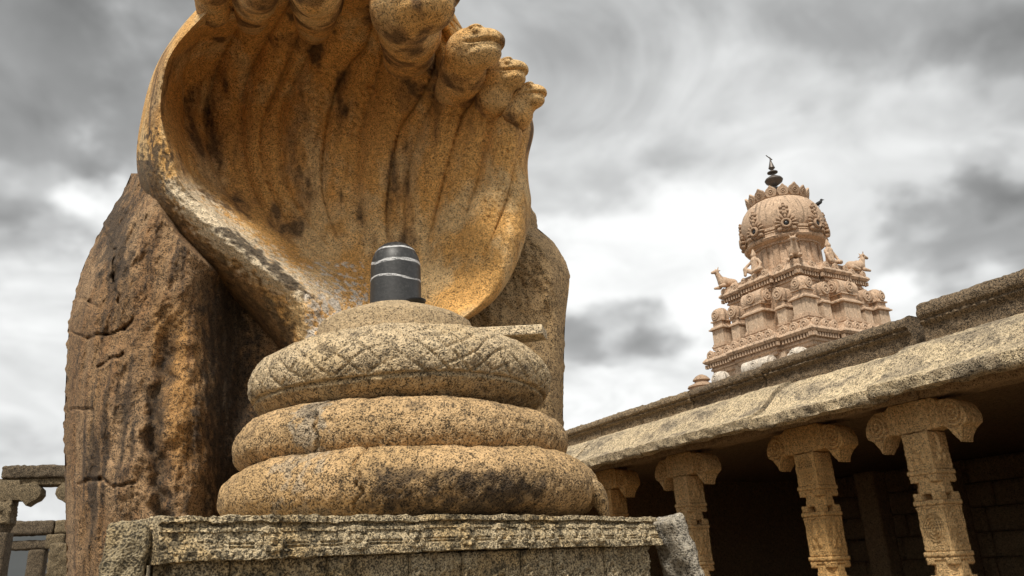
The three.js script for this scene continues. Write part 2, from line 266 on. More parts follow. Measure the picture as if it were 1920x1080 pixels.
// a carved scroll on the hood and fine scale arcs, as lines cut into the stone: [x, y] runs
const scroll = [];
for (let t = 0; t <= 1; t += 0.02) { const a = -0.3 + t * 4.6, r = lerp(4, 27, Math.pow(t, 0.8)); scroll.push([688 - r * Math.cos(a) * 0.95, 176 - r * Math.sin(a)]); }
for (let t = 0; t <= 1; t += 0.05) scroll.push([lerp(664, 650, t), lerp(172, 210, t) + 0]);
function hoodZ(px, py, detail) {
  const L = hoodL(py), I = hoodI(py), R = hoodR(py), zr = hoodRim(py), zb = hoodBack(py);
  if (px <= I) { const b = clamp((px - L) / (I - L)); return zr + 0.95 * (1 - Math.sqrt(1 - (1 - b) * (1 - b) * 0.999)) + 0.10 * ss(0.72, 1, b) * ss(330, 380, py) - 0.03 * Math.sin(b * 9) * ss(380, 430, py); }
  const q = (px - I) / (R - I), w = lerp(95, 150, ss(200, 480, py)), k = clamp(1 - (px - I) / w);
  let z = lerp(zb, zr + 0.10 * ss(330, 380, py), Math.pow(k, 2.1));
  z -= 0.5 * ss(0.45, 0.97, q) * ss(620, 420, py) * ss(20, 160, py); z -= 0.22 * ss(0.4, 1, q) * ss(380, 560, py);
  const e = clamp((q - 0.93) / 0.07); z += 0.55 * (1 - Math.sqrt(1 - e * e * 0.998));
  if (!detail) return z;
  let a = I, bI = -1, g = 0; const gs = grooves;
  for (let i = 0; i <= gs.length; i++) { const b = i < gs.length ? gs[i](py) : R; if (px <= b || i === gs.length) { const wd = Math.max(8, b - a), ph = clamp((px - a) / wd);
    const fade = ss(540, 330, py) * ss(0.0, 0.06, q) * (i === gs.length ? 0.4 : 1), dome = Math.pow(Math.sin(Math.PI * ph), 0.55);
    g = (-(0.05 + wd * 0.0011) * dome) * lerp(0.12, 1, fade); bI = i;
    const inc = Math.min(Math.abs(ph - 0.3 + 0.04 * Math.sin(py * 0.03 + i)), Math.abs(ph - 0.68 + 0.05 * Math.sin(py * 0.021 + i * 2))) * wd; if (wd > 24) g += 0.016 * (1 - ss(0.6, 3, inc)) * fade * ss(-0.2, 0.3, N3(py * 0.012, i * 3.1, 0.5));
    // saw-tooth lap: each rib overlaps its neighbour on the right
    g -= 0.05 * ph * fade * (i % 2 ? 1 : -0.4);
    if (i === 7 || i === 5) { const t = py * 0.052 + ((Math.round(ph * 3) % 2) * 0.5), f = t - Math.floor(t), c = (ph * 3) % 1 - 0.5; if (ph > 0.12 && ph < 0.9 && py > 120 && py < 440) g += 0.011 * (1 - ss(0, 0.2, Math.abs(f - 0.5 + c * c * 1.3))); }
    break; } a = b; }
  z += g;
  if (Math.abs(px - 682) < 44 && Math.abs(py - 178) < 44) { let d = 1e9; for (const [sx, sy] of scroll) { const e2 = (px - sx) ** 2 + (py - sy) ** 2; if (e2 < d) d = e2; } z += 0.03 * (1 - ss(1.5, 4.5, Math.sqrt(d))); }
  return z;
}
function stain(p, s = 1) { return fbm(p.x * 1.3 * s, p.y * 0.32 * s, p.z * 1.3 * s + 4, 4); }
{ // hood: carved front, rounded rim, plain back
  const NX = 330, NY = 310, info = [];
  const front = gridGeo(NX, NY, (u, v) => {
    const py = lerp(-70, 650, v), L = hoodL(py), R = hoodR(py), px = lerp(L, R, u < 0.16 ? u / 0.16 * (hoodI(py) - L) / (R - L) : lerp((hoodI(py) - L) / (R - L), 1, 1 - Math.pow(1 - (u - 0.16) / 0.84, 1.12)));
    let z = hoodZ(px, py, true); const p0 = at(px, py, z); z += 0.04 * fbm(p0.x * 2.2, p0.y * 1.6, p0.z * 2.2 + 3, 5) + 0.010 * N3(p0.x * 14, p0.y * 14, p0.z * 14);
    info.push([px, py]); return at(px, py, z);
  });
  paint(front, (p, i) => {
    const [px, py] = info[i], s = stain(p), f = fbm(p.x * 1.1, p.y * 0.9, p.z, 4), q = fbm(p.x * 5, p.y * 1.1, p.z * 5 + 9, 4), hi = fbm(p.x * 9, p.y * 9, p.z * 9, 3);
    let c = mix3(TAN, ORANGE, ss(-0.32, 0.22, f + 0.3 * q + 0.10)); c = mix3(c, BROWN, 0.6 * ss(0.05, 0.4, s + 0.3 * q)); c = mix3(c, SOOT_SHADE, 0.7 * ss(0.30, 0.55, s * 0.8 + 0.6 * q + 0.2 * hi));
    // the broken, pale lower rim and the soot stain beside the crack (they have outlines of their own in the photograph)
    const L = hoodL(py), I = hoodI(py), b = (px - L) / (I - L);
    const pale = ss(0.48, 0.62, b + 0.35 * hi + 0.2 * q) * ss(1.36, 1.1, b + 0.4 * hi) * ss(318, 352, py + 30 * hi) * ss(585, 520, py + 60 * hi); c = mix3(c, PALE, pale);
    if (b < 0.62 && py > 300) c = mix3(c, mix3(SOOT_SHADE, BROWN, ss(-0.2, 0.4, q + hi)), 0.8 * ss(0.62, 0.42, b + 0.3 * hi));
    if (b < 1.1 && py > 180 && py < 420) c = mix3(c, SOOT_SHADE, 0.85 * ss(0.1, 0.4, hi + 0.45 - Math.abs(py - 290) / 150 - Math.abs(b - 0.55) * 0.5));
    const crack = Math.abs((px - 430) - (py - 436) * 1.25 + 20 * hi); if (py > 425 && py < 560 && px < 590) c = mix3(c, SOOT_SHADE, 0.9 * ss(20, 6, crack + 20 * q));
    if (px > 570 && px < 690 && py > 490) c = mix3(c, mix3(PALE, [0.8, 0.74, 0.68], 0.6), ss(0.05, 0.25, hi + 0.3 * ss(520, 580, py) - Math.abs(px - 625) / 300));
    return c;
  });
  const back = gridGeo(60, 60, (u, v) => { const py = lerp(-70, 650, v), px = lerp(hoodL(py), hoodR(py), u), z0 = hoodZ(px, py, false); return at(px, py, z0 + 0.02 + 0.55 * Math.pow(4 * u * (1 - u), 0.5) * Math.pow(4 * v * (1 - v) + 0.02, 0.4)); });
  paint(back, p => mix3(BROWN, TAN, ss(-0.3, 0.3, stain(p))));
  const hood = part(statue, 'hood', skin(mergeGeometries([front, back])), M.hood, 'fluted stone cobra hood curving forward above the coils');
  // seven heads, each on a neck that grows out of its rib
  const headFn = (x, y, z) => {
    let d = ell(x, y, z, 0, 0.08, -0.05, 0.78, 0.66, 0.92);
    d = smin(d, ell(x, y, z, 0, 0.02, 0.60, 0.58, 0.42, 0.60), 0.22);
    d = smin(d, ell(x, y, z, 0, -0.40, 0.30, 0.56, 0.34, 0.72), 0.08);
    for (const s of [-1, 1]) { d = smin(d, ell(x, y, z, s * 0.50, 0.38, 0.40, 0.24, 0.11, 0.30), 0.08); d = smin(d, ell(x, y, z, s * 0.58, 0.20, 0.48, 0.17, 0.15, 0.18), 0.02); }
    d = smin(d, bone(x, y, z, [0, 0.58, 0.05, 0.18], [0, 0.84, -0.1, 0.05]), 0.14);
    const my = -0.16 + 0.06 * Math.max(0, 0.8 - z) - 0.06 * Math.max(0, z - 0.8);                               // mouth line
    if (z > 0.0) d += 0.12 * (1 - ss(0.0, 0.085, Math.abs(y - my))) * ss(0.0, 0.25, z);
    return d;
  };
  const heads = [[388, -72, 6.45, 0.27, 0.25, -0.12, 400, 20], [486, -38, 6.4, 0.31, 0.34, -0.10, 470, 35], [597, -42, 6.25, 0.37, 0.55, -0.08, 590, 45], [772, 8, 6.75, 0.46, 1.1, 0.02, 765, 120], [886, 94, 7.55, 0.325, 1.12, 0.05, 855, 185], [944, 142, 7.95, 0.255, 1.17, 0.04, 915, 220], [985, 183, 8.2, 0.222, 1.2, 0.05, 958, 245]];
  for (const [px, py, Z, r, yaw, pitch, gx, gy] of heads) {
    const m4 = new THREE.Matrix4().compose(at(px, py, Z), new THREE.Quaternion().setFromEuler(new THREE.Euler(-pitch, yaw, 0.05, 'YXZ')), V(r, r, r)), inv = m4.clone().invert();
    const root = at(gx, gy, hoodZ(gx, gy, false) + 0.22).applyMatrix4(inv), mid = at(lerp(px, gx, 0.55), lerp(py, gy, 0.45), lerp(Z, hoodZ(gx, gy, false), 0.42)).applyMatrix4(inv);
    const nk = [[0, -0.20, -0.3, 0.60], [mid.x, mid.y, mid.z, px > 850 ? 0.78 : 0.68], [root.x, root.y, root.z, px > 850 ? 0.9 : 0.66]];
    const mn = V(-1.0, -1.0, -1.1), mx = V(1.0, 1.1, 1.4); for (const [x, y, z, q] of nk) { mn.min(V(x - q - 0.2, y - q - 0.2, z - q - 0.2)); mx.max(V(x + q + 0.2, y + q + 0.2, z + q + 0.2)); }
    const g = fieldGeo((x, y, z) => smin(headFn(x, y, z), smin(bone(x, y, z, nk[0], nk[1]), bone(x, y, z, nk[1], nk[2]), 0.35), 0.26) + 0.018 * fbm(x * 3, y * 3, z * 3 + px, 2), mn, mx, 70);
    g.applyMatrix4(m4);
    paint(g, p => { const s = stain(p, 1.5), f = fbm(p.x * 1.6, p.y * 1.6, p.z * 1.6, 4), q = fbm(p.x * 5, p.y * 5, p.z * 5, 3); let c = mix3(TAN, ORANGE, 0.7 * ss(-0.3, 0.3, f)); c = mix3(c, BROWN, 0.8 * ss(0, 0.3, s)); return mix3(c, SOOT_SHADE, 0.6 * ss(0.28, 0.55, s + 0.5 * q)); });
    part(hood, 'snake_head', skin(g), M.hood);
  }
}
{ // the uncut boulder behind
  const bL = table([[325, 246], [370, 226], [400, 206], [450, 181], [500, 156], [560, 140], [600, 131], [700, 124], [800, 121], [900, 122], [1000, 124], [1340, 130]]);
  const bR = table([[325, 975], [370, 985], [400, 1003], [430, 1008], [450, 1034], [490, 1060], [520, 1068], [600, 1060], [700, 1057], [790, 1056], [900, 1060], [1340, 1080]]);
  const hL = table([[325, 262], [370, 268], [430, 300], [480, 345], [520, 395], [570, 447], [610, 485], [650, 510], [700, 520], [1340, 520]]);
  const info = [];
  const Z = (px, py) => {
    const L = bL(py), R = bR(py), e = clamp((px - L) / 120), f = clamp((R - px) / 90);
    const left = 7.85 - 0.35 * Math.sin(clamp((px - L) / 330) * Math.PI) + 0.85 * (1 - Math.sqrt(1 - (1 - e) * (1 - e) * 0.998)) + 0.15 * ss(900, 330, py);
    const right = 8.85 + 0.75 * (1 - Math.sqrt(1 - (1 - f) * (1 - f) * 0.998)) + 0.25 * ss(700, 450, py);
    const hx = hL(py), cave = 0.85 * ss(345, 470, px) * ss(430, 560, py) * ss(620, 520, px); return lerp(lerp(left + cave, 9.75, ss(hx + 18, hx + 95, px)), right, ss(hx + 100, 940, px) * ss(560, 900, px));
  };
  const cracks = [[[124, 622], [165, 632], [200, 628], [232, 618], [250, 600]], [[135, 556], [165, 565], [185, 575]], [[185, 690], [205, 672], [232, 664]], [[196, 430], [215, 470], [212, 520], [226, 575]], [[126, 770], [150, 764], [172, 771]], [[150, 905], [190, 898], [215, 912], [250, 905]]];
  const seg = (x, y, [ax, ay], [bx, by]) => { const t = clamp(((x - ax) * (bx - ax) + (y - ay) * (by - ay)) / ((bx - ax) ** 2 + (by - ay) ** 2)); return Math.hypot(x - lerp(ax, bx, t), y - lerp(ay, by, t)); };
  const gully = (px, py) => Math.abs(px - (305 + 14 * Math.sin(py * 0.013) + 10 * N3(py * 0.02, 3, 1)));
  const front = gridGeo(330, 300, (u, v) => {
    const py = lerp(325, 1340, v < 0.8 ? v / 0.8 * 0.745 : lerp(0.745, 1, (v - 0.8) / 0.2)), L = bL(py) + 3.5 * N3(py * 0.04, 1, 7) + 1.0 * N3(py * 0.11, 2, 7), R = bR(py) + 3.0 * N3(py * 0.03, 5, 7) + 0.9 * N3(py * 0.1, 8, 7);
    const px = lerp(L, R, u < 0.62 ? u / 0.62 * 0.48 : lerp(0.48, 1, (u - 0.62) / 0.38)); let z = Z(px, py); const p = at(px, py, z), inside = ss(0, 0.04, u) * ss(1, 0.97, u);
    z += inside * (0.16 * fbm(p.x * 0.9, p.y * 0.7, p.z * 0.9, 4) + 0.055 * fbm(p.x * 3.4, p.y * 1.6, p.z * 3.4, 5) - 0.07 * ridge(p.x * 1.5, p.y * 0.6, p.z * 1.5, 5) + 0.02 * fbm(p.x * 15, p.y * 15, p.z * 15, 2));
    if (py > 470) z += 0.14 * (1 - ss(0, 26, gully(px, py))) * ss(560, 680, py);
    const jx = 4 * N3(px * 0.04, py * 0.04, 2), jy = 4 * N3(px * 0.04, py * 0.04, 6);
    for (const c of cracks) for (let k = 0; k + 1 < c.length; k++) z += 0.07 * (1 - ss(0.5, 4, seg(px + jx, py + jy, c[k], c[k + 1])));
    info.push([px, py]); return at(px, py, z);
  });
  paint(front, (p, i) => {
    const [px, py] = info[i], s = stain(p, 1), f = fbm(p.x * 0.9, p.y * 0.7, p.z, 4), hi = fbm(p.x * 6, p.y * 5, p.z * 6, 4), st = fbm(p.x * 4, p.y * 0.35, p.z * 4, 4);
    let c = mix3([0.36, 0.21, 0.095], [0.46, 0.29, 0.15], ss(-0.3, 0.3, f)); const vs = fbm(p.x * 7, p.y * 0.22, p.z * 7 + 2, 4); c = mix3(c, BROWN, 0.8 * ss(-0.05, 0.35, st + 0.3 * hi)); c = mix3(c, SOOT_SHADE, 0.85 * ss(0.04, 0.42, 0.5 * s + 0.5 * st + 0.6 * vs + 0.15 * hi));
    // rust-orange run below the hood, lichen band: streaks with outlines in the photograph
    const d = Math.abs(px - (335 + 0.02 * (py - 600)) + 26 * hi); c = mix3(c, [0.56, 0.28, 0.07], 0.6 * ss(60, 5, d + 40 * st + 30 * hi) * ss(540, 620, py) * ss(960, 800, py));
    c = mix3(c, SOOT_SHADE, 0.9 * ss(70, 25, Math.abs(px - 425 - 0.05 * (py - 600)) + 60 * hi) * ss(470, 560, py + 60 * hi));  // shadow below the hood rim, painted into the rock colour
    c = mix3(c, SOOT_SHADE, 0.85 * ss(40, 14, Math.abs(px - 215 - (py - 420) * 0.05) + 40 * hi) * ss(620, 480, py + 80 * hi)); if (py > 470) c = mix3(c, SOOT_SHADE, 0.75 * ss(20, 6, gully(px, py) + 16 * hi) * ss(560, 680, py));  // last term makes the gully bed darker
    if (px > 870) c = mix3(c, [0.64, 0.43, 0.21], 0.85);
    return c;
  });
  const back = gridGeo(50, 50, (u, v) => { const py = lerp(325, 1340, v), px = lerp(bL(py), bR(py), u); return at(px, py, 10.0 + 2.4 * Math.pow(4 * u * (1 - u), 0.6) * Math.pow(v, 0.4) + 0.35); });
  paint(back, p => mix3(BROWN, TAN, ss(-0.3, 0.3, stain(p))));
  part(statue, 'boulder', skin(mergeGeometries([front, back])), M.statue, 'rough uncut boulder behind the hood, streaked brown and black');
}
{ // coils
  const fx = 0.131, fz = 0.991;                     // from the axis towards the viewer
  const coil = (cx, cz, Ro, a, b, ym, nu, nv, seed, cut, tone, tilt, e = 0.9) => {
    const info = [], Rc = Ro - a;
    const g = gridGeo(nu, nv, (u, v) => {
      const t = (u - 0.5) * 2 * Math.PI, th = t - 0.62 * Math.sin(t), ph = v * 2 * Math.PI, c = Math.cos(ph), s = Math.sin(ph);
      const xr = Math.sign(c) * Math.pow(Math.abs(c), s > 0 ? e : Math.min(e, 0.94)), yr = Math.sign(s) * Math.pow(Math.abs(s), s > 0 ? e : Math.min(e, 0.94));
      const dx = fx * Math.cos(th) + fz * Math.sin(th), dz = fz * Math.cos(th) - fx * Math.sin(th);
      const p = V(cx + dx * (Rc + a * xr), ym + b * yr + tilt * Math.sin(th) * Ro, cz + dz * (Rc + a * xr));
      const k = 0.028 * fbm(p.x * 1.4 + seed, p.y * 1.4, p.z * 1.4, 3) + 0.012 * fbm(p.x * 6 + seed, p.y * 6, p.z * 6, 3) + 0.004 * N3(p.x * 26, p.y * 26, p.z * 26) - cut(th, ph, p);
      p.x += dx * c * k; p.z += dz * c * k; p.y += s * k; info.push([th, ph]); return p;
    }, true);
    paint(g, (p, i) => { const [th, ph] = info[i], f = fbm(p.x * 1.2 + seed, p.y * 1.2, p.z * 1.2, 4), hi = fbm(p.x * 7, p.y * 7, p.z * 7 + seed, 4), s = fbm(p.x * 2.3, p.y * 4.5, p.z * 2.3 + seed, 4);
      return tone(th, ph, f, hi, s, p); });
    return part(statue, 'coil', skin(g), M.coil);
  };
  const line = (d, w, dep) => dep * (1 - ss(w * 0.35, w, Math.abs(d)));
  const GIRD = -0.19;
  // top coil, cut with lozenge scales above a girdle line
  coil(CX - 0.09, CZ, 1.39, 0.66, 0.385, 2.925, 1000, 170, 2.3, (th, ph, p) => {
    const arc = (ph > Math.PI ? ph - 2 * Math.PI : ph) * 0.45; let k = line(arc - GIRD - 0.018 * Math.sin(th * 3), 0.018, 0.03);
    if (arc > GIRD + 0.02 && arc < 1.35) { const s = th * 1.2, j = 0.03 * N3(p.x * 2.2, p.y * 2.2, p.z * 2.2), pitch = lerp(0.22, 0.185, ss(-0.6, 0.8, th));
      const q1 = (s * 1.0 + arc * 0.95 + j) / pitch, q2 = (s * 0.85 - arc * 1.15 - j * 1.4) / pitch, f1 = Math.abs(q1 - Math.round(q1)) * pitch, f2 = Math.abs(q2 - Math.round(q2)) * pitch;
      const w1 = 0.75 + 0.5 * N3(p.x * 1.5, 4, p.z * 1.5), w2 = clamp(0.5 + 0.9 * N3(p.x * 1.3, 9, p.z * 1.3), 0.15, 1) * lerp(0.5, 1, ss(-0.5, 0.1, th));
      k = Math.max(k, line(f1, 0.016, 0.024 * clamp(w1, 0.4, 1)), line(f2, 0.016, 0.024 * w2)); }
    return k;
  }, (th, ph, f, hi, s) => { let c = mix3([0.76, 0.57, 0.33], [0.75, 0.58, 0.36], ss(-0.3, 0.3, f)); const low = ph > Math.PI ? 1 : 0; if (low && (ph - 2 * Math.PI) * 0.45 < GIRD) c = mix3(c, [0.56, 0.40, 0.21], 0.8); return mix3(c, SOOT_SHADE, 0.6 * ss(0.2, 0.6, s + 0.5 * hi)); }, 0.004, 1.06);
  const crack = (th, ph, p, c0, w) => { const d = (th - c0) * 1.3 - 0.05 * N3(p.y * 7, 2, c0 * 9) - 0.02 * N3(p.y * 22, 7, c0); return ph < 1.9 || ph > 5.2 ? line(d, w, 0.03) : 0; };
  coil(CX - 0.085, CZ, 1.505, 0.47, 0.275, 2.345, 620, 110, 5.9, (th, ph, p) => Math.max(crack(th, ph, p, -0.47, 0.016), th > -0.45 && th < 1.4 ? line((ph > Math.PI ? ph - 6.283 : ph) * 0.36 - 0.05 - 0.02 * th + 0.012 * N3(th * 5, 1, 1), 0.009, 0.012) : 0),
    (th, ph, f, hi, s) => { let c = mix3([0.72, 0.48, 0.24], [0.62, 0.41, 0.20], ss(-0.3, 0.3, f)); if (Math.abs(th + 0.5 + 0.12 * hi) < 0.07) c = mix3(c, GREY, 0.7); return mix3(c, SOOT_SHADE, 0.55 * ss(0.25, 0.65, s + 0.5 * hi)); }, -0.012);
  coil(CX, CZ, 1.665, 0.52, 0.30, 1.925, 620, 110, 8.1, (th, ph, p) => Math.max(crack(th, ph, p, -0.26, 0.012), 0),
    (th, ph, f, hi, s) => { let c = mix3([0.73, 0.48, 0.235], [0.63, 0.41, 0.19], ss(-0.3, 0.3, f)); if (th > -0.72 && th < -0.42 + 0.1 * hi) c = mix3(c, GREY, 0.55 * ss(0.0, 0.2, hi + 0.12)); c = mix3(c, SOOT_SHADE, 0.9 * ss(0.22, 0.6, 0.58 - Math.abs(th - 0.3) * 0.45 - (ph < 3 ? ph * 0.75 : 0) + 0.3 * f + 0.28 * hi)); return mix3(c, SOOT_SHADE, 0.35 * ss(0.3, 0.75, s + 0.5 * hi)); }, -0.004);
  // tail tip curling down at the right
  const tp = [[1075, 905, 7.0], [1110, 918, 7.05], [1128, 945, 7.1], [1136, 972, 7.15]].map(a => at(...a)), tc = new THREE.CatmullRomCurve3(tp);
  const tg = gridGeo(30, 18, (u, v) => { const p = tc.getPoint(u), a = v * Math.PI * 2, r = lerp(0.16, 0.05, u); return V(p.x + Math.cos(a) * r * 0.7, p.y + Math.cos(a) * r * 0.35, p.z + Math.sin(a) * r); });
  part(statue, 'tail_tip', skin(paint(tg, p => mix3([0.66, 0.46, 0.25], [0.5, 0.34, 0.17], ss(-0.3, 0.3, fbm(p.x * 5, p.y * 5, p.z * 5, 3))))), M.coil);
}

// ------------------------------------------------------------------ pedestal and linga on top of the coils
function lathe(profile, seg = 72) { return new THREE.LatheGeometry(profile.map(p => new THREE.Vector2(p[0], p[1])), seg); }
{
  const ped = thing('linga_pedestal', 'low round stone pedestal with a flat spout, on top of the coiled serpent', 'pedestal', CX - 0.16, 3.22, CZ);
  const disc = lathe([[0.001, 0], [0.70, 0.0], [0.735, 0.02], [0.74, 0.27], [0.73, 0.30], [0.66, 0.345], [0.50, 0.415], [0.38, 0.455], [0.36, 0.475], [0.27, 0.482], [0.001, 0.482]], 90);
  { const p = disc.attributes.position; for (let i = 0; i < p.count; i++) { const x = p.getX(i), y = p.getY(i), z = p.getZ(i), k = 1 + 0.012 * fbm(x * 4, y * 4, z * 4, 3); p.setXYZ(i, x * k, y, z * k); } }
  part(ped, 'disc', skin(toCreasedNormals(disc, 0.7)), M.pedestal);
  const sh = new THREE.Shape([[0.55, -0.24], [1.42, -0.13], [1.44, 0.10], [0.55, 0.24]].map(a => new THREE.Vector2(...a)));
  const sp = new THREE.ExtrudeGeometry(sh, { depth: 0.07, bevelEnabled: true, bevelSize: 0.012, bevelThickness: 0.012, bevelSegments: 2 }); sp.rotateX(-Math.PI / 2); sp.translate(0, 0.10, 0);
  const spm = part(ped, 'spout', skin(sp), M.eave); spm.rotation.y = -0.12;

  const W = 1024, H = 512, a = new Uint8Array(W * H * 4), n1 = tileNoise(71, 40), n2 = tileNoise(72, 180), n3 = tileNoise(73, 9), n4 = tileNoise(74, 300);
  const bands = [[0.40, 0.017, 0.03], [0.655, 0.025, 0.034], [0.855, 0.018, 0.028]];
  for (let j = 0; j < H; j++) for (let i = 0; i < W; i++) { const x = i / W, y = j / H; let w = 0;
    for (const [c, h, wob] of bands) { const cc = c + wob * (n3(x * 1, c) - 0.5) * 2 + 0.010 * Math.sin(x * 12.57 + c * 9), d = Math.abs(y - cc) / (h * (0.7 + 0.6 * n1(x, c * 3))); w = Math.max(w, (1 - ss(0.6, 1.05, d)) * ss(0.30, 0.52, n1(x * 0.5 + c, y * 6) * 0.55 + n2(x, y * 3) * 0.45)); }
    const drip = ss(0.80, 0.95, n4(x, y * 0.04)) * ss(0.5, 0.9, n1(x, y)) * 0.6, base = 0.022 + 0.035 * n2(x, y) * n1(x * 2, y) + 0.05 * drip + 0.06 * ss(0.80, 0.93, n4(x * 0.5, y)) * n1(x, y);
    const smear = 0.10 * ss(0.55, 0.9, n1(x * 2, y * 0.6)) * n2(x, y) * ss(0.3, 0.9, y), L = lerp(base + smear, 0.70, w), o = (j * W + i) * 4; a[o] = a[o + 1] = a[o + 2] = Math.round(255 * Math.pow(L, 1 / 2.2)); a[o + 3] = 255; }
  const tex = new THREE.DataTexture(a, W, H); tex.colorSpace = THREE.SRGBColorSpace; tex.wrapS = THREE.RepeatWrapping; tex.magFilter = THREE.LinearFilter; tex.needsUpdate = true;
  const li = thing('linga', 'black polished domed stone linga with three white ash stripes', 'linga', CX - 0.16, 3.70, CZ); li.scale.set(1, 1.09, 1);
  const R = 0.252, prof = []; for (let k = 0; k <= 10; k++) prof.push([R * (1 + 0.012 * k / 10 * 0), 0.40 * k / 10]); for (let k = 1; k <= 16; k++) { const t = k / 16 * Math.PI / 2; prof.push([R * Math.pow(Math.cos(t), 0.72), 0.40 + 0.245 * Math.sin(t)]); }
  const lg = gridGeo(96, prof.length - 1, (u, v, i, j) => { const [r, y] = prof[j], t = u * 2 * Math.PI; return V(Math.sin(t) * r * (1.0 - 0.06 * y), y, Math.cos(t) * r * (1.0 - 0.06 * y)); }, true);
  { const uv = new Float32Array(97 * prof.length * 2); let len = [0]; for (let k = 1; k < prof.length; k++) len.push(len[k - 1] + Math.hypot(prof[k][0] - prof[k - 1][0], prof[k][1] - prof[k - 1][1])); const tot = len[len.length - 1];
    for (let j = 0; j < prof.length; j++) for (let i = 0; i <= 96; i++) { uv[(j * 97 + i) * 2] = i / 96; uv[(j * 97 + i) * 2 + 1] = prof[j][1] / 0.645 * 0.93 + 0.07 * len[j] / tot; } lg.setAttribute('uv', new THREE.BufferAttribute(uv, 2)); }
  part(li, 'shaft', lg, new THREE.MeshPhysicalMaterial({ map: tex, roughness: 0.5, clearcoat: 0.1, clearcoatRoughness: 0.4 }));
  part(li, 'collar', lathe([[0.262, 0], [0.266, 0.012], [0.252, 0.02]], 64), M.blackStone);
  const bw = thing('oil_bowl', 'small black bowl at the foot of the striped linga', 'bowl', CX + 0.07, 3.662, CZ + 0.26);
  part(bw, 'bowl', lathe([[0.001, 0], [0.05, 0.002], [0.085, 0.02], [0.098, 0.05], [0.088, 0.05], [0.07, 0.03], [0.001, 0.015]], 40), M.blackStone);
}

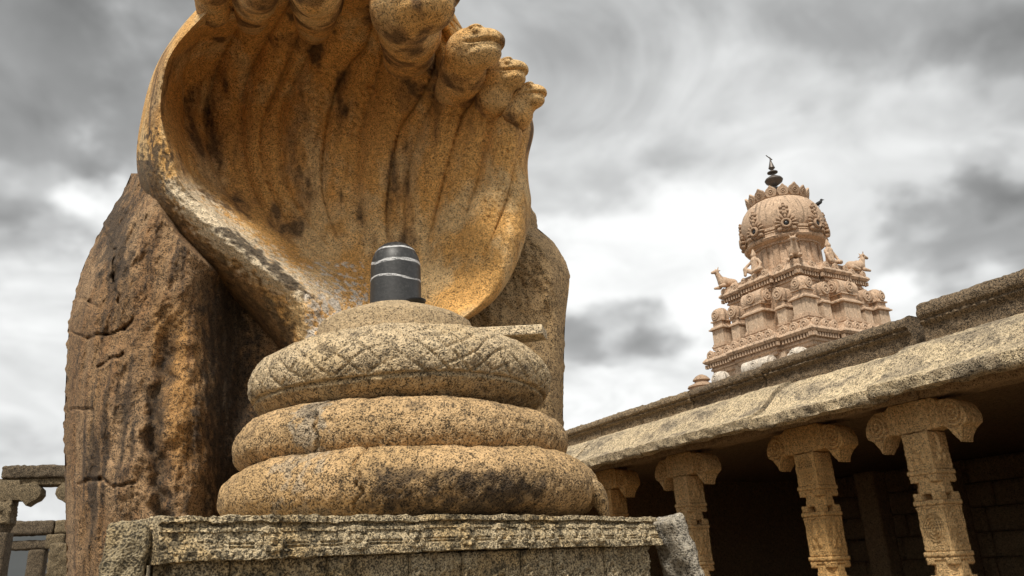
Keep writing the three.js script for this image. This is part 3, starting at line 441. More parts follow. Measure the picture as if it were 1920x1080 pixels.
// ------------------------------------------------------------------ carved platform
const PX = -1.892, PZ = -4.291, PT = 44.03 * Math.PI / 180, PTOP = 1.64;
function platTint(p) { const f = fbm(p.x * 1.4, p.y * 1.4, p.z * 1.4 + 2, 4), hi = fbm(p.x * 8, p.y * 8, p.z * 8, 3); let c = mix3([0.66, 0.53, 0.33], [0.68, 0.50, 0.26], ss(-0.1, 0.3, f)); return mix3(c, [0.16, 0.13, 0.08], 0.8 * ss(0.1, 0.4, hi * 0.8 + 0.5 * f)); }
{
  const pf = thing('stone_platform', 'carved granite platform with a moulded cornice under the coiled serpent', 'platform', PX, 0, PZ, PT);
  // body behind the face
  const bodyShape = new THREE.Shape([[0.05, 0.16], [4.12, 0.16], [4.12, 3.1], [0.9, 3.2]].map(a => new THREE.Vector2(...a)));
  const body = new THREE.ExtrudeGeometry(bodyShape, { depth: PTOP - 0.03, bevelEnabled: false }); body.rotateX(-Math.PI / 2);
  part(pf, 'core', skin(paint(body, platTint)), M.platform);
  // cornice blocks: carved relief of medallions, double lines and small arches
  const prof = [[-0.42, PTOP], [0.012, PTOP], [0.018, PTOP - 0.032], [-0.022, PTOP - 0.040], [-0.020, PTOP - 0.058], [0.006, PTOP - 0.064], [0.010, PTOP - 0.082], [-0.004, PTOP - 0.086], [0.014, PTOP - 0.13], [0.024, PTOP - 0.178], [0.046, PTOP - 0.184], [0.052, PTOP - 0.228], [-0.13, PTOP - 0.232], [-0.42, PTOP - 0.232]];
  const spots = [0.62, 1.18, 1.62, 2.05, 2.38, 2.62, 2.86, 3.12, 3.4, 3.72, 4.0];
  const rel = x0 => (x, y, z) => { if (z < -0.05) return 0; const X = x + x0, h = PTOP - y; let r = 0;
    for (const s of spots) { const dx = (X - s) / 0.085, dy = (h - 0.135) / 0.075, d = Math.hypot(dx, dy); if (d < 1.25) { r += 0.016 * (1 - ss(0.85, 1.05, d)) - 0.010 * (1 - ss(0.06, 0.16, Math.abs(d - 0.55))) + 0.008 * (1 - ss(0.1, 0.28, d)); r += 0.005 * Math.sin(Math.atan2(dy, dx) * 9) * ss(0.6, 0.75, d) * ss(1.05, 0.9, d); } }
    let near = 9; for (const s of spots) near = Math.min(near, Math.abs(X - s)); if (near > 0.10 && near < 0.24) for (const q of [0.150, 0.166]) r -= 0.010 * (1 - ss(0.003, 0.007, Math.abs(h - q)));
    return r * 1.5 + 0.003 * N3(X * 30, y * 30, z * 30) + 0.010 * fbm(X * 7, y * 7, 2, 3); };
  const cuts = [0, 1.06, 1.66, 2.62, 3.46, 4.214];
  for (let i = 0; i + 1 < cuts.length; i++) {
    const L = cuts[i + 1] - cuts[i] - 0.006, g = moulding(prof, L, { ds: 0.009, dx: 0.0085, amp: i < 1 ? 0.016 : 0.007, freq: 6, seed: i + 3, relief: rel(cuts[i]), crease: 1.1 });
    g.translate(cuts[i], [0.0, 0.004, 0.012, 0.006, 0.0][i] - 0.006, [0, 0.004, 0.002, 0.006, 0.0][i]); const gp = g.attributes.position; for (let k = 0; k < gp.count; k++) if (gp.getY(k) > PTOP - 0.05) gp.setY(k, gp.getY(k) + 0.012 * fbm((gp.getX(k)) * 2.6, 1, 3, 3));
    g.computeVertexNormals(); part(pf, 'cornice_block', skin(paint(g, p => platTint(V(p.x + 3, p.y, p.z)))), M.platform);
  }
  // dado: recessed wall of carved panels between pilasters, then a base moulding
  const flower = (v, n) => { if (n.z < 0.6) return 0; const d = Math.hypot(v.x, v.y + 0.02) / 0.11; let r = 0.012 * (1 - ss(0.06, 0.14, Math.abs(d - 0.85))) + 0.012 * (1 - ss(0, 0.3, d)); if (d > 0.3 && d < 0.8) r += 0.010 * Math.max(0, Math.cos(Math.atan2(v.y, v.x) * 8)); return r * 2.4 + 0.006 * fbm(v.x * 14, v.y * 14, 1, 3); };
  const vine = (v, n) => n.z < 0.6 ? 0 : 0.02 * Math.sin(v.x * 55 + 3 * N3(v.x * 9, v.y * 9, 1)) * Math.sin(v.y * 48 + 3 * N3(v.x * 8, v.y * 8, 4));
  const edges = [0.10, 0.42, 0.60, 1.02, 1.18, 1.62, 1.80, 2.06, 2.18, 2.62, 2.74, 2.96, 3.08, 3.54, 3.68, 4.14];
  for (let i = 0; i + 1 < edges.length; i++) { const w = edges[i + 1] - edges[i], pil = i % 2 === 1, h = 0.44, g = hewn(w - 0.004, h, 0.16, { r: 0.008, amp: 0.006, step: 0.014, seed: i, relief: pil ? vine : i % 4 === 0 ? flower : vine });
    g.translate((edges[i] + edges[i + 1]) / 2, PTOP - 0.236 - h, pil ? -0.095 : -0.125); part(pf, pil ? 'pilaster' : 'panel', skin(paint(g, p => platTint(V(p.x, p.y, p.z + 5)))), M.platform); }
  const bprof = [[-0.42, 0.965], [-0.16, 0.965], [-0.02, 0.95], [0.01, 0.90], [0.02, 0.86], [0.03, 0.80], [0.03, 0.40], [0.10, 0.36], [0.12, 0], [-0.42, 0]];
  for (let i = 0; i < 4; i++) { const g = moulding(bprof, 1.05, { ds: 0.04, dx: 0.04, amp: 0.012, seed: i }); g.translate(i * 1.055, 0, 0); part(pf, 'base_block', skin(paint(g, platTint)), M.platform); }
  // block standing at the near corner
  const cs = thing('corner_block', 'weathered dark granite block at the left end of the carved platform', 'stone block', PX, 0, PZ, 0.42);
  const cg = hewn(0.205, 1.612, 0.36, { r: 0.03, amp: 0.025, step: 0.025, seed: 31, freq: 3.5 }); cg.translate(-0.15, 0, -0.20); part(cs, 'block', skin(paint(cg, p => mix3(platTint(p), [0.26, 0.21, 0.12], 0.45))), M.platform);
  // grey slab leaning at the far end
  const ls = thing('leaning_slab', 'pale grey rough slab leaning against the right end of the carved platform', 'slab', 1.20, 0, -7.3, 0.5);
  const sg = hewn(0.14, 1.74, 0.42, { r: 0.03, amp: 0.03, step: 0.035, seed: 44, freq: 2.4 }); sg.rotateZ(0.36); sg.translate(0.62, 0, 0); part(ls, 'slab', skin(sg), M.greySlab);
}

// ------------------------------------------------------------------ pillared hall on the right
// local frame: x runs towards the near end, z out of the hall towards the courtyard
const HALL_TURN = -62.03 * Math.PI / 180, HD = 8;
{
  const hall = thing('pillared_hall', 'long stone cloister with carved pillars, curved eaves and a dark interior', 'cloister', 0.883 * HD, 0, -0.469 * HD, HALL_TURN);
  const X0 = -16, X1 = 1.5;                                             // far end, near end
  // eave slabs: convex shoulder, hollow, then an upturned lip
  const eaveProf = [[-0.5, 3.30], [0.04, 3.36], [0.16, 3.335], [0.30, 3.27], [0.42, 3.18], [0.54, 3.07], [0.66, 2.97], [0.78, 2.90], [0.89, 2.865], [0.91, 2.85], [0.90, 2.735], [0.88, 2.72], [0.70, 2.735], [0.45, 2.82], [0.1, 2.95], [-0.5, 3.0]];
  const eaveCuts = [X0, -13.9, -11.82, -9.64, -7.33, -5.58, -3.3, -1.1, X1];
  for (let i = 0; i + 1 < eaveCuts.length; i++) { const L = eaveCuts[i + 1] - eaveCuts[i] - 0.045, w = (x, y, z) => (z > 0.8 ? 0.014 * fbm(x * 2.0 + i * 7, y, z, 4) : 0) + (z > 0.6 && y < 2.8 ? 0.05 * fbm(x * 1.6 + i, y * 3, z * 3, 3) : 0);
    const g = moulding(eaveProf, L, { ds: 0.035, dx: 0.045, amp: 0.014, freq: 2.6, seed: i + 1, relief: w, crease: 0.9 }); g.translate(eaveCuts[i], [0, -0.01, 0.008, 0.014, -0.012, 0.016, 0, 0][i], [0, 0.02, -0.01, 0.02, -0.015, 0.02, 0, 0][i]); const k = [1, 1, 1, 0.96, 1.04, 0.9, 1, 1][i]; part(hall, 'eave_slab', skin(paint(g, p => { const f = fbm(p.x * 1.1, p.y * 2.4, p.z * 2.4 + i, 4), h = fbm(p.x * 7, p.y * 7, p.z * 7, 3), d = fbm(p.x * 5, p.y * 0.9, p.z * 0.9 + 3, 4); let c = mul3(mix3([0.88, 0.70, 0.44], [0.76, 0.61, 0.40], ss(-0.3, 0.3, f)), k); c = mix3(c, [0.22, 0.18, 0.13], 0.65 * ss(0.08, 0.55, f + 0.6 * h)); return mix3(c, [0.34, 0.26, 0.17], 0.35 * ss(0.15, 0.5, d + 0.4 * h)); })), M.eaveTinted); }
  // parapet: plain course with a roll moulding on top, block by block; one wide gap
  const cops = [[X0, -13.2], [-13.19, -11.87], [-11.85, -10.64], [-10.62, -9.36], [-9.33, -7.83], [-7.80, -5.56], [-5.40, -3.2], [-3.18, -1.0], [-0.98, X1]];
  cops.forEach(([a, b], i) => {
    const h = [3.66, 3.68, 3.69, 3.68, 3.69, 3.72, 3.81, 3.82, 3.82][i], base = 3.345, roll = 0.55;
    const prof = [[-0.34, base], [0.055, base], [0.05, base + (h - base) * 0.42], [0.075, base + (h - base) * 0.46], [0.10, base + (h - base) * 0.52], [0.085, base + (h - base) * 0.58], [0.125, base + (h - base) * 0.66], [0.125, base + (h - base) * 0.78], [0.09, base + (h - base) * 0.92], [0.02, h], [-0.34, h]];
    const bead = (x, y, z) => { if (z < 0.03) return 0.012 * fbm(x * 5, y * 5, z * 5 + i, 3); const t = (y - base) / (h - base); let r = 0.010 * fbm(x * 8, y * 8, z * 8 + i, 3); if (t > 0.50 && t < 0.62) r += 0.009 * Math.sin(x * 62); return r; };
    const g = moulding(prof, b - a, { ds: 0.018, dx: 0.03, amp: i === 0 ? 0.03 : 0.016, freq: 3, seed: i * 2 + 9, relief: bead, crease: 1.0 }); g.translate(a, 0, [0, 0.01, 0, 0.015, 0, 0.01, 0.02, 0, 0][i]); part(hall, 'parapet_block', skin(g), i < 4 ? M.copingPale : M.coping);
  });
  // roof, beam over the pillars, floor, end walls
  part(hall, 'roof_slab', skin(box(X1 - X0, 0.28, 9.7, (X0 + X1) / 2, 3.17, -5.3)), M.hallShaded);
  for (const [a, b] of [[X0, -11.5], [-11.49, -9.5], [-9.49, -7.1], [-7.09, -5.56], [-5.55, -2.6], [-2.59, X1]]) { const g = hewn(b - a, 0.24, 0.40, { r: 0.02, amp: 0.012, step: 0.08, seed: a }); g.translate((a + b) / 2, 2.765, 0); part(hall, 'beam', skin(g), M.hallShaded); }
  part(hall, 'floor_slab', skin(box(X1 - X0, 0.45, 10.3, (X0 + X1) / 2, 0.225, -4.55)), M.hallShaded);
  const wall = sub(hall, 'back_wall', 0, 0, -9.4), r = rng(5); part(wall, 'wall_core', skin(box(X1 - X0, 3.2, 0.3, (X0 + X1) / 2, 1.6, -0.25)), M.hallShaded);
  for (let row = 0; row < 5; row++) { let x = X0; while (x < X1) { const w = Math.min(X1 - x, 0.8 + r() * 0.9), g = hewn(w - 0.02, 0.50, 0.5, { r: 0.02, amp: 0.014, step: 0.12, seed: row * 20 + x }); g.translate(x + w / 2, 0.45 + row * 0.515, (r() - 0.5) * 0.04); part(wall, 'wall_stone', skin(g), M.hallShaded); x += w; } }
  for (const [x, n] of [[X0 - 0.2, 'far_wall'], [X1 + 0.2, 'near_wall']]) part(hall, 'end_wall', skin(box(0.4, 3.3, 10, x, 1.65, -4.8)), M.hallShaded);
  // pillars
  const bracketShape = (() => { const s = new THREE.Shape(), half = []; // side outline, right half from the bottom centre
    s.moveTo(-0.24, 0); s.lineTo(0.24, 0); s.lineTo(0.34, 0.012); s.bezierCurveTo(0.40, 0.02, 0.44, 0.0, 0.47, -0.03); s.lineTo(0.565, -0.17); s.lineTo(0.64, -0.03); s.lineTo(0.72, 0.01); s.bezierCurveTo(0.745, 0.06, 0.735, 0.12, 0.70, 0.17); s.bezierCurveTo(0.65, 0.24, 0.60, 0.27, 0.52, 0.28); s.lineTo(0.40, 0.285); s.lineTo(0.30, 0.33);
    s.lineTo(-0.30, 0.33); s.lineTo(-0.40, 0.285); s.lineTo(-0.52, 0.28); s.bezierCurveTo(-0.60, 0.27, -0.65, 0.24, -0.70, 0.17); s.bezierCurveTo(-0.735, 0.12, -0.745, 0.06, -0.72, 0.01); s.lineTo(-0.64, -0.03); s.lineTo(-0.565, -0.17); s.lineTo(-0.47, -0.03); s.bezierCurveTo(-0.44, 0.0, -0.40, 0.02, -0.34, 0.012); s.closePath(); return s; })();
  // the bracket is meshed from its outline so that scrolls can be cut into its flanks
  const outline = bracketShape.getPoints(10), inside = (x, y) => { let d = 1e9, c = false; for (let i = 0, j = outline.length - 1; i < outline.length; j = i++) { const a = outline[i], b = outline[j]; const t = clamp(((x - a.x) * (b.x - a.x) + (y - a.y) * (b.y - a.y)) / ((b.x - a.x) ** 2 + (b.y - a.y) ** 2 + 1e-12)); d = Math.min(d, Math.hypot(x - lerp(a.x, b.x, t), y - lerp(a.y, b.y, t))); if ((a.y > y) !== (b.y > y) && x < (b.x - a.x) * (y - a.y) / (b.y - a.y) + a.x) c = !c; } return c ? -d : d; };
  const memo = new Map(), insideM = (x, y) => { const k = Math.round(x * 1e5) * 1e6 + Math.round(y * 1e5); let v = memo.get(k); if (v === undefined) memo.set(k, v = inside(x, y)); return v; };
  const bracketGeo = fieldGeo((x, y, z) => {
    const d2 = insideM(x, y), ax = Math.abs(x); let halfw = 0.20 - 0.05 * ss(0.50, 0.56, ax) * ss(0.0, -0.12, y);
    // volute cut on each arm, three fillets by the pillar
    const vx = ax - 0.55, vy = y - 0.13, rr = Math.hypot(vx, vy), sp = (rr / 0.055 - Math.atan2(vy, vx) / 6.283); halfw -= ax > 0.40 ? 0.045 * (1 - ss(0.10, 0.34, Math.abs(sp - Math.round(sp)))) * ss(0.17, 0.14, rr) : 0;
    halfw -= 0.045 * (1 - ss(0.010, 0.028, Math.abs(ax - 0.395))) + 0.03 * (1 - ss(0.008, 0.022, Math.abs(ax - 0.235))); if (ax < 0.37) halfw -= 0.018 * (0.5 + 0.5 * Math.sin(x * 46) * Math.sin(y * 44 + 1));
    const q = Math.max(d2, Math.abs(z) - halfw), o = Math.hypot(Math.max(d2 + 0.02, 0), Math.max(Math.abs(z) - halfw + 0.02, 0)) - 0.02; return Math.max(q * 0.6, o) + 0.007 * fbm(x * 7, y * 7, z * 7, 3);
  }, V(-0.80, -0.20, -0.26), V(0.80, 0.38, 0.26), 116);
  const figure = seed => (v, n) => { const u = Math.abs(n.z) > 0.6 ? v.x : v.z, t = v.y; if (Math.abs(n.y) > 0.6) return 0; const f = ss(0.17, 0.13, Math.abs(u)); // crude worn figure: head, torso, limbs
    let d = Math.min(Math.hypot(u, t - 0.12) - 0.035, Math.hypot(u * 1.2, (t - 0.03) * 0.8) - 0.055, Math.hypot((Math.abs(u) - 0.06) * 1.3, (t + 0.07) * 0.7) - 0.035); return f * (0.034 * ss(0.015, -0.02, d) + 0.012 * fbm(u * 18 + seed, t * 18, seed, 3)); };
  const scrolls = seed => (v, n) => { const u = Math.abs(n.z) > 0.6 ? v.x : v.z; if (Math.abs(n.y) > 0.6) return 0; const rr = Math.hypot(u, v.y), q = rr / 0.035 - Math.atan2(v.y, u) / 6.283; return 0.017 * (1 - 2 * ss(0.12, 0.3, Math.abs(q - Math.round(q)))) * ss(0.18, 0.13, rr) + 0.006 * fbm(u * 20, v.y * 20, seed, 3); };
  const blockA = [0, 1, 2].map(k => skin(hewn(0.42, 0.39, 0.42, { r: 0.012, amp: 0.010, step: 0.012, seed: k, relief: k === 1 ? scrolls(k) : figure(k) })));
  const blockB = [0, 1, 2].map(k => skin(hewn(0.42, 0.46, 0.42, { r: 0.014, amp: 0.012, step: 0.013, seed: k + 6, relief: k === 2 ? figure(k) : k === 1 ? scrolls(k) : figure(k + 4) })));
  const band = skin(join([hewn(0.455, 0.05, 0.455, { r: 0.012, amp: 0.008, step: 0.03, seed: 3 }), hewn(0.435, 0.02, 0.435, { r: 0.006, amp: 0.004, step: 0.04, seed: 4 }).translate(0, -0.032, 0)]));
  const octa = h => { const g = new THREE.CylinderGeometry(0.218, 0.218, h, 8, 4).rotateY(Math.PI / 8).translate(0, h / 2, 0); return toCreasedNormals(g, 0.3); };
  const tabGeo = skin(hewn(0.14, 0.085, 0.14, { r: 0.02, amp: 0.012, step: 0.025, seed: 2 })), neck = skin(octa(0.20)), ring = skin(join([octa(0.06).scale(1.06, 1, 1.06)]));
  const brackets = skin(bracketGeo);
  const pillar = (x, z, k, mat) => {
    const p = sub(hall, 'pillar', x, 0, z + 0.04); p.scale.set(0.74, 1, 0.74); const add = (n, g, y) => { const m = part(p, n, g, mat); m.position.y = y; return m; };
    const tabsAt = y => { for (const a of [-1, 1]) for (const b of [-1, 1]) { const m = add('corner_tab', tabGeo, y); m.position.x = a * 0.147; m.position.z = b * 0.147; } };
    add('bracket', brackets, 2.435).scale.set(0.84 / 0.74, 1, 0.95); add('shaft_block', blockA[k % 3], 2.035); add('band', band, 1.985); tabsAt(1.905); add('neck', neck, 1.79); add('ring', ring, 1.80);
    tabsAt(1.72); add('band', band, 1.675); add('shaft_block', blockB[(k + 1) % 3], 1.215); add('band', band, 1.165); tabsAt(1.085); add('neck', neck, 0.97); add('ring', ring, 0.98); tabsAt(0.90); add('band', band, 0.85);
    add('shaft_block', blockB[k % 3], 0.44); return p;
  };
  [[-5.70, 0], [-7.27, 1], [-9.70, 2], [-11.7, 0], [-13.6, 1], [-3.4, 2], [-1.2, 1]].forEach(([x, k], i) => pillar(x, 0, k, i === 0 || i === 2 ? M.pillarPale : M.pillar));
  for (const x of [-12.4, -10.6, -8.2, -5.9, -3.4]) { const g = hewn(0.5, 2.4, 0.4, { r: 0.02, amp: 0.012, step: 0.06, seed: x }); g.translate(x, 0.44, -7.2); part(hall, 'inner_pillar', skin(g), M.hallShaded); }
}

// ------------------------------------------------------------------ temple tower behind the hall
const skinT = g => skin(g, 6);
const TX = 15.54, TZ = -42.2, TTURN = 31 * Math.PI / 180;
{
  const tower = thing('temple_tower', 'tan plastered temple tower with stepped tiers, round dome and metal finial', 'temple tower', TX, 0, TZ, TTURN);
  // stepped square plan: half width h, projecting middle bay half width c, projection p
  const plan = (h, c, p) => { const q = []; const side = [[-h, h], [-c, h], [-c, h + p], [c, h + p], [c, h]]; for (let k = 0; k < 4; k++) for (const [x, z] of side) { const a = -k * Math.PI / 2; q.push([x * Math.cos(a) - z * Math.sin(a), x * Math.sin(a) + z * Math.cos(a)]); } return q; };
  const tier = (h, c, p, prof) => { // prof: [offset, y] from the bottom up; flat facets
    const pos = [], rings = prof.map(([o, y]) => plan(h + o, c + o, p).map(([x, z]) => [x, y, z]));
    for (let r = 0; r + 1 < rings.length; r++) { const A = rings[r], B = rings[r + 1]; for (let i = 0; i < A.length; i++) { const j = (i + 1) % A.length; pos.push(...A[i], ...A[j], ...B[j], ...A[i], ...B[j], ...B[i]); } }
    for (const [R, up] of [[rings[rings.length - 1], 1], [rings[0], 0]]) for (const [a, b, cc] of THREE.ShapeUtils.triangulateShape(R.map(p2 => new THREE.Vector2(p2[0], p2[2])), [])) pos.push(...R[a], ...R[b], ...R[cc]);
    const g = new THREE.BufferGeometry(); g.setAttribute('position', new THREE.Float32BufferAttribute(pos, 3)); return toCreasedNormals(mergeVertices(g, 1e-4), 0.5); };
  const cornice = y => [[-0.42, y - 0.75], [-0.38, y - 0.70], [-0.38, y - 0.55], [-0.30, y - 0.52], [-0.30, y - 0.42], [-0.34, y - 0.40], [-0.34, y - 0.14], [-0.10, y - 0.12], [0, y], [-0.02, y + 0.07], [-0.10, y + 0.16], [-0.20, y + 0.26], [-0.27, y + 0.38], [-0.27, y + 0.50]];
  part(tower, 'lower_wall', skinT(tier(3.3, 1.7, 0.22, [[0, 0], [0, 9.2], [0.06, 9.3], [0.06, 9.5], [0, 9.55], [0, 10.7]])), M.towerPale);
  part(tower, 'cornice', skinT(tier(3.8, 1.75, 0.25, cornice(11.36))), M.tower);
  part(tower, 'tier_wall', skinT(tier(2.45, 1.1, 0.22, [[0.65, 11.8], [0.65, 12.0], [0, 12.02], [0, 14.4]])), M.towerDeep);
  part(tower, 'cornice', skinT(tier(2.85, 1.15, 0.22, cornice(15.0))), M.tower);
  // dentils below each cornice: one row per visible side, too small to pick out singly
  const dentils = (h, c, p, y, n) => { const l = []; for (let i = 0; i < n; i++) { const x = lerp(-h, h, (i + 0.5) / n); l.push(box(h * 2 / n * 0.5, 0.2, 0.2, x, y - 0.25, (Math.abs(x) < c ? h + p : h) - 0.23)); } return join(l); };
  for (const [h, c, p, y, n] of [[3.8, 1.75, 0.25, 11.36, 40], [2.85, 1.15, 0.22, 15.0, 30]]) { const g = skinT(dentils(h, c, p, y, n)); for (const a of [0, -Math.PI / 2]) { const m = part(tower, 'dentil_row', g, M.tower); m.rotation.y = a; m.userData.kind = 'stuff'; } }
  // horseshoe arch ornament
  const archGeo = (r, d) => { const s = new THREE.Shape(); s.absarc(0, 0, r, 0, Math.PI * 2); const g = new THREE.ExtrudeGeometry(s, { depth: d, bevelEnabled: true, bevelSize: r * 0.14, bevelThickness: d * 0.3, bevelSegments: 2, curveSegments: 18 }); const t = new THREE.TorusGeometry(r * 0.62, r * 0.14, 6, 20).translate(0, 0, d * 1.3), k = new THREE.SphereGeometry(r * 0.24, 10, 8).translate(0, -r * 0.05, d * 1.3), k2 = new THREE.SphereGeometry(r * 0.2, 8, 6).translate(0, r * 1.12, d * 0.6); return skinT(join([g, t, k, k2])); };
  const arch = archGeo(0.24, 0.10), archS = archGeo(0.17, 0.08);
  const faces = [0, -Math.PI / 2];                                     // right-hand and left-hand visible sides
  const onFace = (o, a, x, y, z) => { o.position.set(x * Math.cos(a) + z * Math.sin(a), y, -x * Math.sin(a) + z * Math.cos(a)); o.rotation.y = a; return o; };
  for (const a of faces) for (const x of [-3.25, -2.6, -1.95, -1.2, -0.6, 0, 0.6, 1.2, 1.95, 2.6, 3.25]) onFace(part(tower, 'arch_ornament', arch, M.tower), a, x, 11.66, 3.56 + (Math.abs(x) < 1.6 ? 0.25 : 0)).rotation.x = 0;
  for (const a of faces) for (const x of [-2.5, -1.6, -0.75, 0, 0.75, 1.6, 2.5]) onFace(part(tower, 'arch_ornament', archS, M.tower), a, x, 15.28, 2.66 + (Math.abs(x) < 1 ? 0.22 : 0));
  // miniature shrines along the tier
  const shrine = (w, d, h, roof) => { // body with pilasters, plinth, cornice, roof
    const g = new THREE.Group(), b = h * 0.33;
    const mk = (n, geo, m = M.tower) => part(g, n, skinT(geo), m);
    mk('plinth', join([box(w * 1.12, h * 0.05, d * 1.12, 0, h * 0.025, 0), box(w * 1.2, h * 0.035, d * 1.2, 0, h * 0.068, 0), box(w * 1.06, h * 0.05, d * 1.06, 0, h * 0.11, 0)]));
    const n = Math.max(2, Math.round(w / 0.30)), pil = [box(w * 0.86, b, d * 0.86, 0, h * 0.135 + b / 2, 0)]; for (let i = 0; i < n; i++) pil.push(box(w * 0.2 * 2.6 / n, b, d * 0.98, lerp(-w * 0.4, w * 0.4, i / (n - 1)), h * 0.135 + b / 2, 0)); for (const s of [-1, 1]) pil.push(box(w * 0.97, b, d * 0.22, 0, h * 0.135 + b / 2, s * d * 0.36)); mk('body', join(pil), M.towerPale);
    const cy = h * 0.135 + b; mk('cornice', toCreasedNormals(new THREE.CylinderGeometry(0.5, 0.62, h * 0.06, 4, 1).rotateY(Math.PI / 4).scale(w * 1.414 * 1.0, 1, d * 1.414 * 1.0).translate(0, cy + h * 0.045, 0), 0.3)); mk('eave', box(w * 1.3, h * 0.03, d * 1.3, 0, cy + h * 0.012, 0)); mk('collar', join([box(w * 0.82, h * 0.12, d * 0.82, 0, cy + h * 0.13, 0), box(w * 1.02, h * 0.03, d * 1.02, 0, cy + h * 0.2, 0)]));
    const ry = cy + h * 0.215, rh = h - ry;
    if (roof === 'dome') { const pr = []; for (let k = 0; k <= 8; k++) { const t = k / 8; pr.push(new THREE.Vector2(0.5 * (1.0 + 0.16 * Math.sin(t * Math.PI * 0.8)) * Math.pow(1 - t * t, 0.42) + 0.001, t * rh)); } const dm = new THREE.LatheGeometry(pr, 8).rotateY(Math.PI / 8).scale(w * 1.08, 1, d * 1.08).translate(0, ry, 0); mk('roof', toCreasedNormals(dm, 0.6)); const k = archGeo(rh * 0.30, 0.05); for (const q of [0, -Math.PI / 2]) { const m = part(g, 'arch', k, M.tower); m.position.set(Math.sin(q) * w * 0.5, ry + rh * 0.36, Math.cos(q) * d * 0.5); m.rotation.y = q; } }
    else { const s = new THREE.Shape(), R = d * 0.5; s.moveTo(-R * 0.92, 0); s.bezierCurveTo(-R * 1.35, rh * 0.5, -R * 0.9, rh, 0, rh); s.bezierCurveTo(R * 0.9, rh, R * 1.35, rh * 0.5, R * 0.92, 0); s.closePath(); const L = w * (roof === 'barrel' ? 1.06 : 0.9), e = new THREE.ExtrudeGeometry(s, { depth: L, bevelEnabled: false, curveSegments: 10 }); if (roof === 'barrel') { e.rotateY(Math.PI / 2); e.translate(-L / 2, ry, 0); } else { e.scale(w / d, 1, d / w * 1.15); e.translate(0, ry, -d * 0.5); }
      mk('roof', toCreasedNormals(e, 0.6)); if (roof === 'barrel') { const k = archGeo(rh * 0.33, 0.06), m = part(g, 'arch', k, M.tower); m.position.set(0, ry + rh * 0.42, R * 1.02); for (const sx of [-1, 1]) { const m2 = part(g, 'arch', k, M.tower); m2.position.set(sx * L / 2, ry + rh * 0.45, 0); m2.rotation.y = sx * Math.PI / 2; } } else { const k = archGeo(rh * 0.40, 0.06), m = part(g, 'arch', k, M.tower); m.position.set(0, ry + rh * 0.44, d * 0.56); } }
    return g; };
  const protos = { corner: shrine(0.84, 0.84, 2.42, 'dome'), arch: shrine(0.54, 0.66, 2.15, 'arch'), hall: shrine(1.30, 0.85, 2.45, 'barrel') };
  const put = (k, a, x, z) => { const o = protos[k].clone(); o.name = 'miniature_shrine'; tower.add(o); onFace(o, a, x, 12.0, z); };
  put('corner', 0, -2.85, 2.85); put('corner', 0, 2.85, 2.85); put('corner', -Math.PI / 2, -2.85, 2.85);
  for (const a of faces) { put('arch', a, -1.62, 2.86); put('hall', a, 0, 3.02); put('arch', a, 1.62, 2.86); }
  // white-limed shrines below the cornice
  const low = [[-Math.PI / 2, 1.0], [-Math.PI / 2, -2.2]];
  for (const [a, x] of [[-Math.PI / 2, 0.2], [-Math.PI / 2, 2.7], [-Math.PI / 2, -2.6]]) { const s = shrine(x === 0.2 ? 1.7 : 0.95, 0.8, 2.0, x === 0.2 ? 'barrel' : 'dome'); s.name = 'limewashed_shrine'; s.traverse(m => { if (m.isMesh) m.material = M.limewash; }); tower.add(s); onFace(s, a, x, 8.65, 3.75); }
  // neck and dome
  part(tower, 'neck', skinT(toCreasedNormals(lathe([[2.5, 15.1], [2.52, 15.45], [2.2, 15.5], [1.95, 15.55], [1.95, 15.75], [1.74, 15.8], [1.72, 17.1], [1.86, 17.15], [1.86, 17.25], [2.18, 17.35], [2.26, 17.46], [2.10, 17.56], [2.10, 17.7], [2.02, 17.72]], 48), 0.5)), M.tower);
  const pil = skinT(box(0.30, 1.3, 0.14, 0, 16.45, 1.76)); for (let k = 0; k < 8; k++) { const m = part(tower, 'neck_pilaster', pil, M.towerDeep); m.rotation.y = (k - 4) * Math.PI / 8; }
  part(tower, 'tooth_band', skinT(toCreasedNormals(lathe([[2.02, 17.7], [2.12, 17.76], [2.06, 17.84], [2.14, 17.90], [2.14, 18.02], [2.08, 18.06]], 72), 0.5)), M.tower);
  part(tower, 'dome', skinT(toCreasedNormals(lathe([[2.06, 18.0], [2.18, 18.2], [2.26, 18.5], [2.27, 18.8], [2.20, 19.15], [2.06, 19.5], [1.84, 19.8], [1.54, 20.03], [1.2, 20.16], [0.01, 20.18]], 72), 1.2)), M.tower);
  part(tower, 'lotus_ring', skinT(toCreasedNormals(lathe([[1.42, 19.98], [1.58, 20.02], [1.64, 20.12], [1.50, 20.20], [1.1, 20.32], [0.7, 20.5], [0.01, 20.52]], 48), 0.5)), M.towerDeep);
  const petal = (() => { const s = new THREE.Shape(); s.moveTo(-0.22, 0); s.bezierCurveTo(-0.40, 0.22, -0.36, 0.46, -0.14, 0.56); s.lineTo(0, 0.70); s.lineTo(0.14, 0.56); s.bezierCurveTo(0.36, 0.46, 0.40, 0.22, 0.22, 0); s.closePath(); const e = new THREE.ExtrudeGeometry(s, { depth: 0.10, bevelEnabled: true, bevelSize: 0.03, bevelThickness: 0.03, bevelSegments: 2 }); const t = new THREE.TorusGeometry(0.13, 0.035, 6, 16).translate(0, 0.30, 0.14), t2 = new THREE.SphereGeometry(0.06, 8, 6).translate(0, 0.30, 0.14); return skinT(join([e, t, t2]).rotateX(0.28)); })();
  const pr = rng(8); for (let k = 0; k < 16; k++) { const a = k / 16 * Math.PI * 2 + 0.12, m = part(tower, 'lotus_petal', petal, k % 3 ? M.tower : M.towerDeep); m.position.set(Math.sin(a) * 1.52, 20.06, Math.cos(a) * 1.52); m.rotation.y = a; m.scale.setScalar(0.84 + pr() * 0.12); }
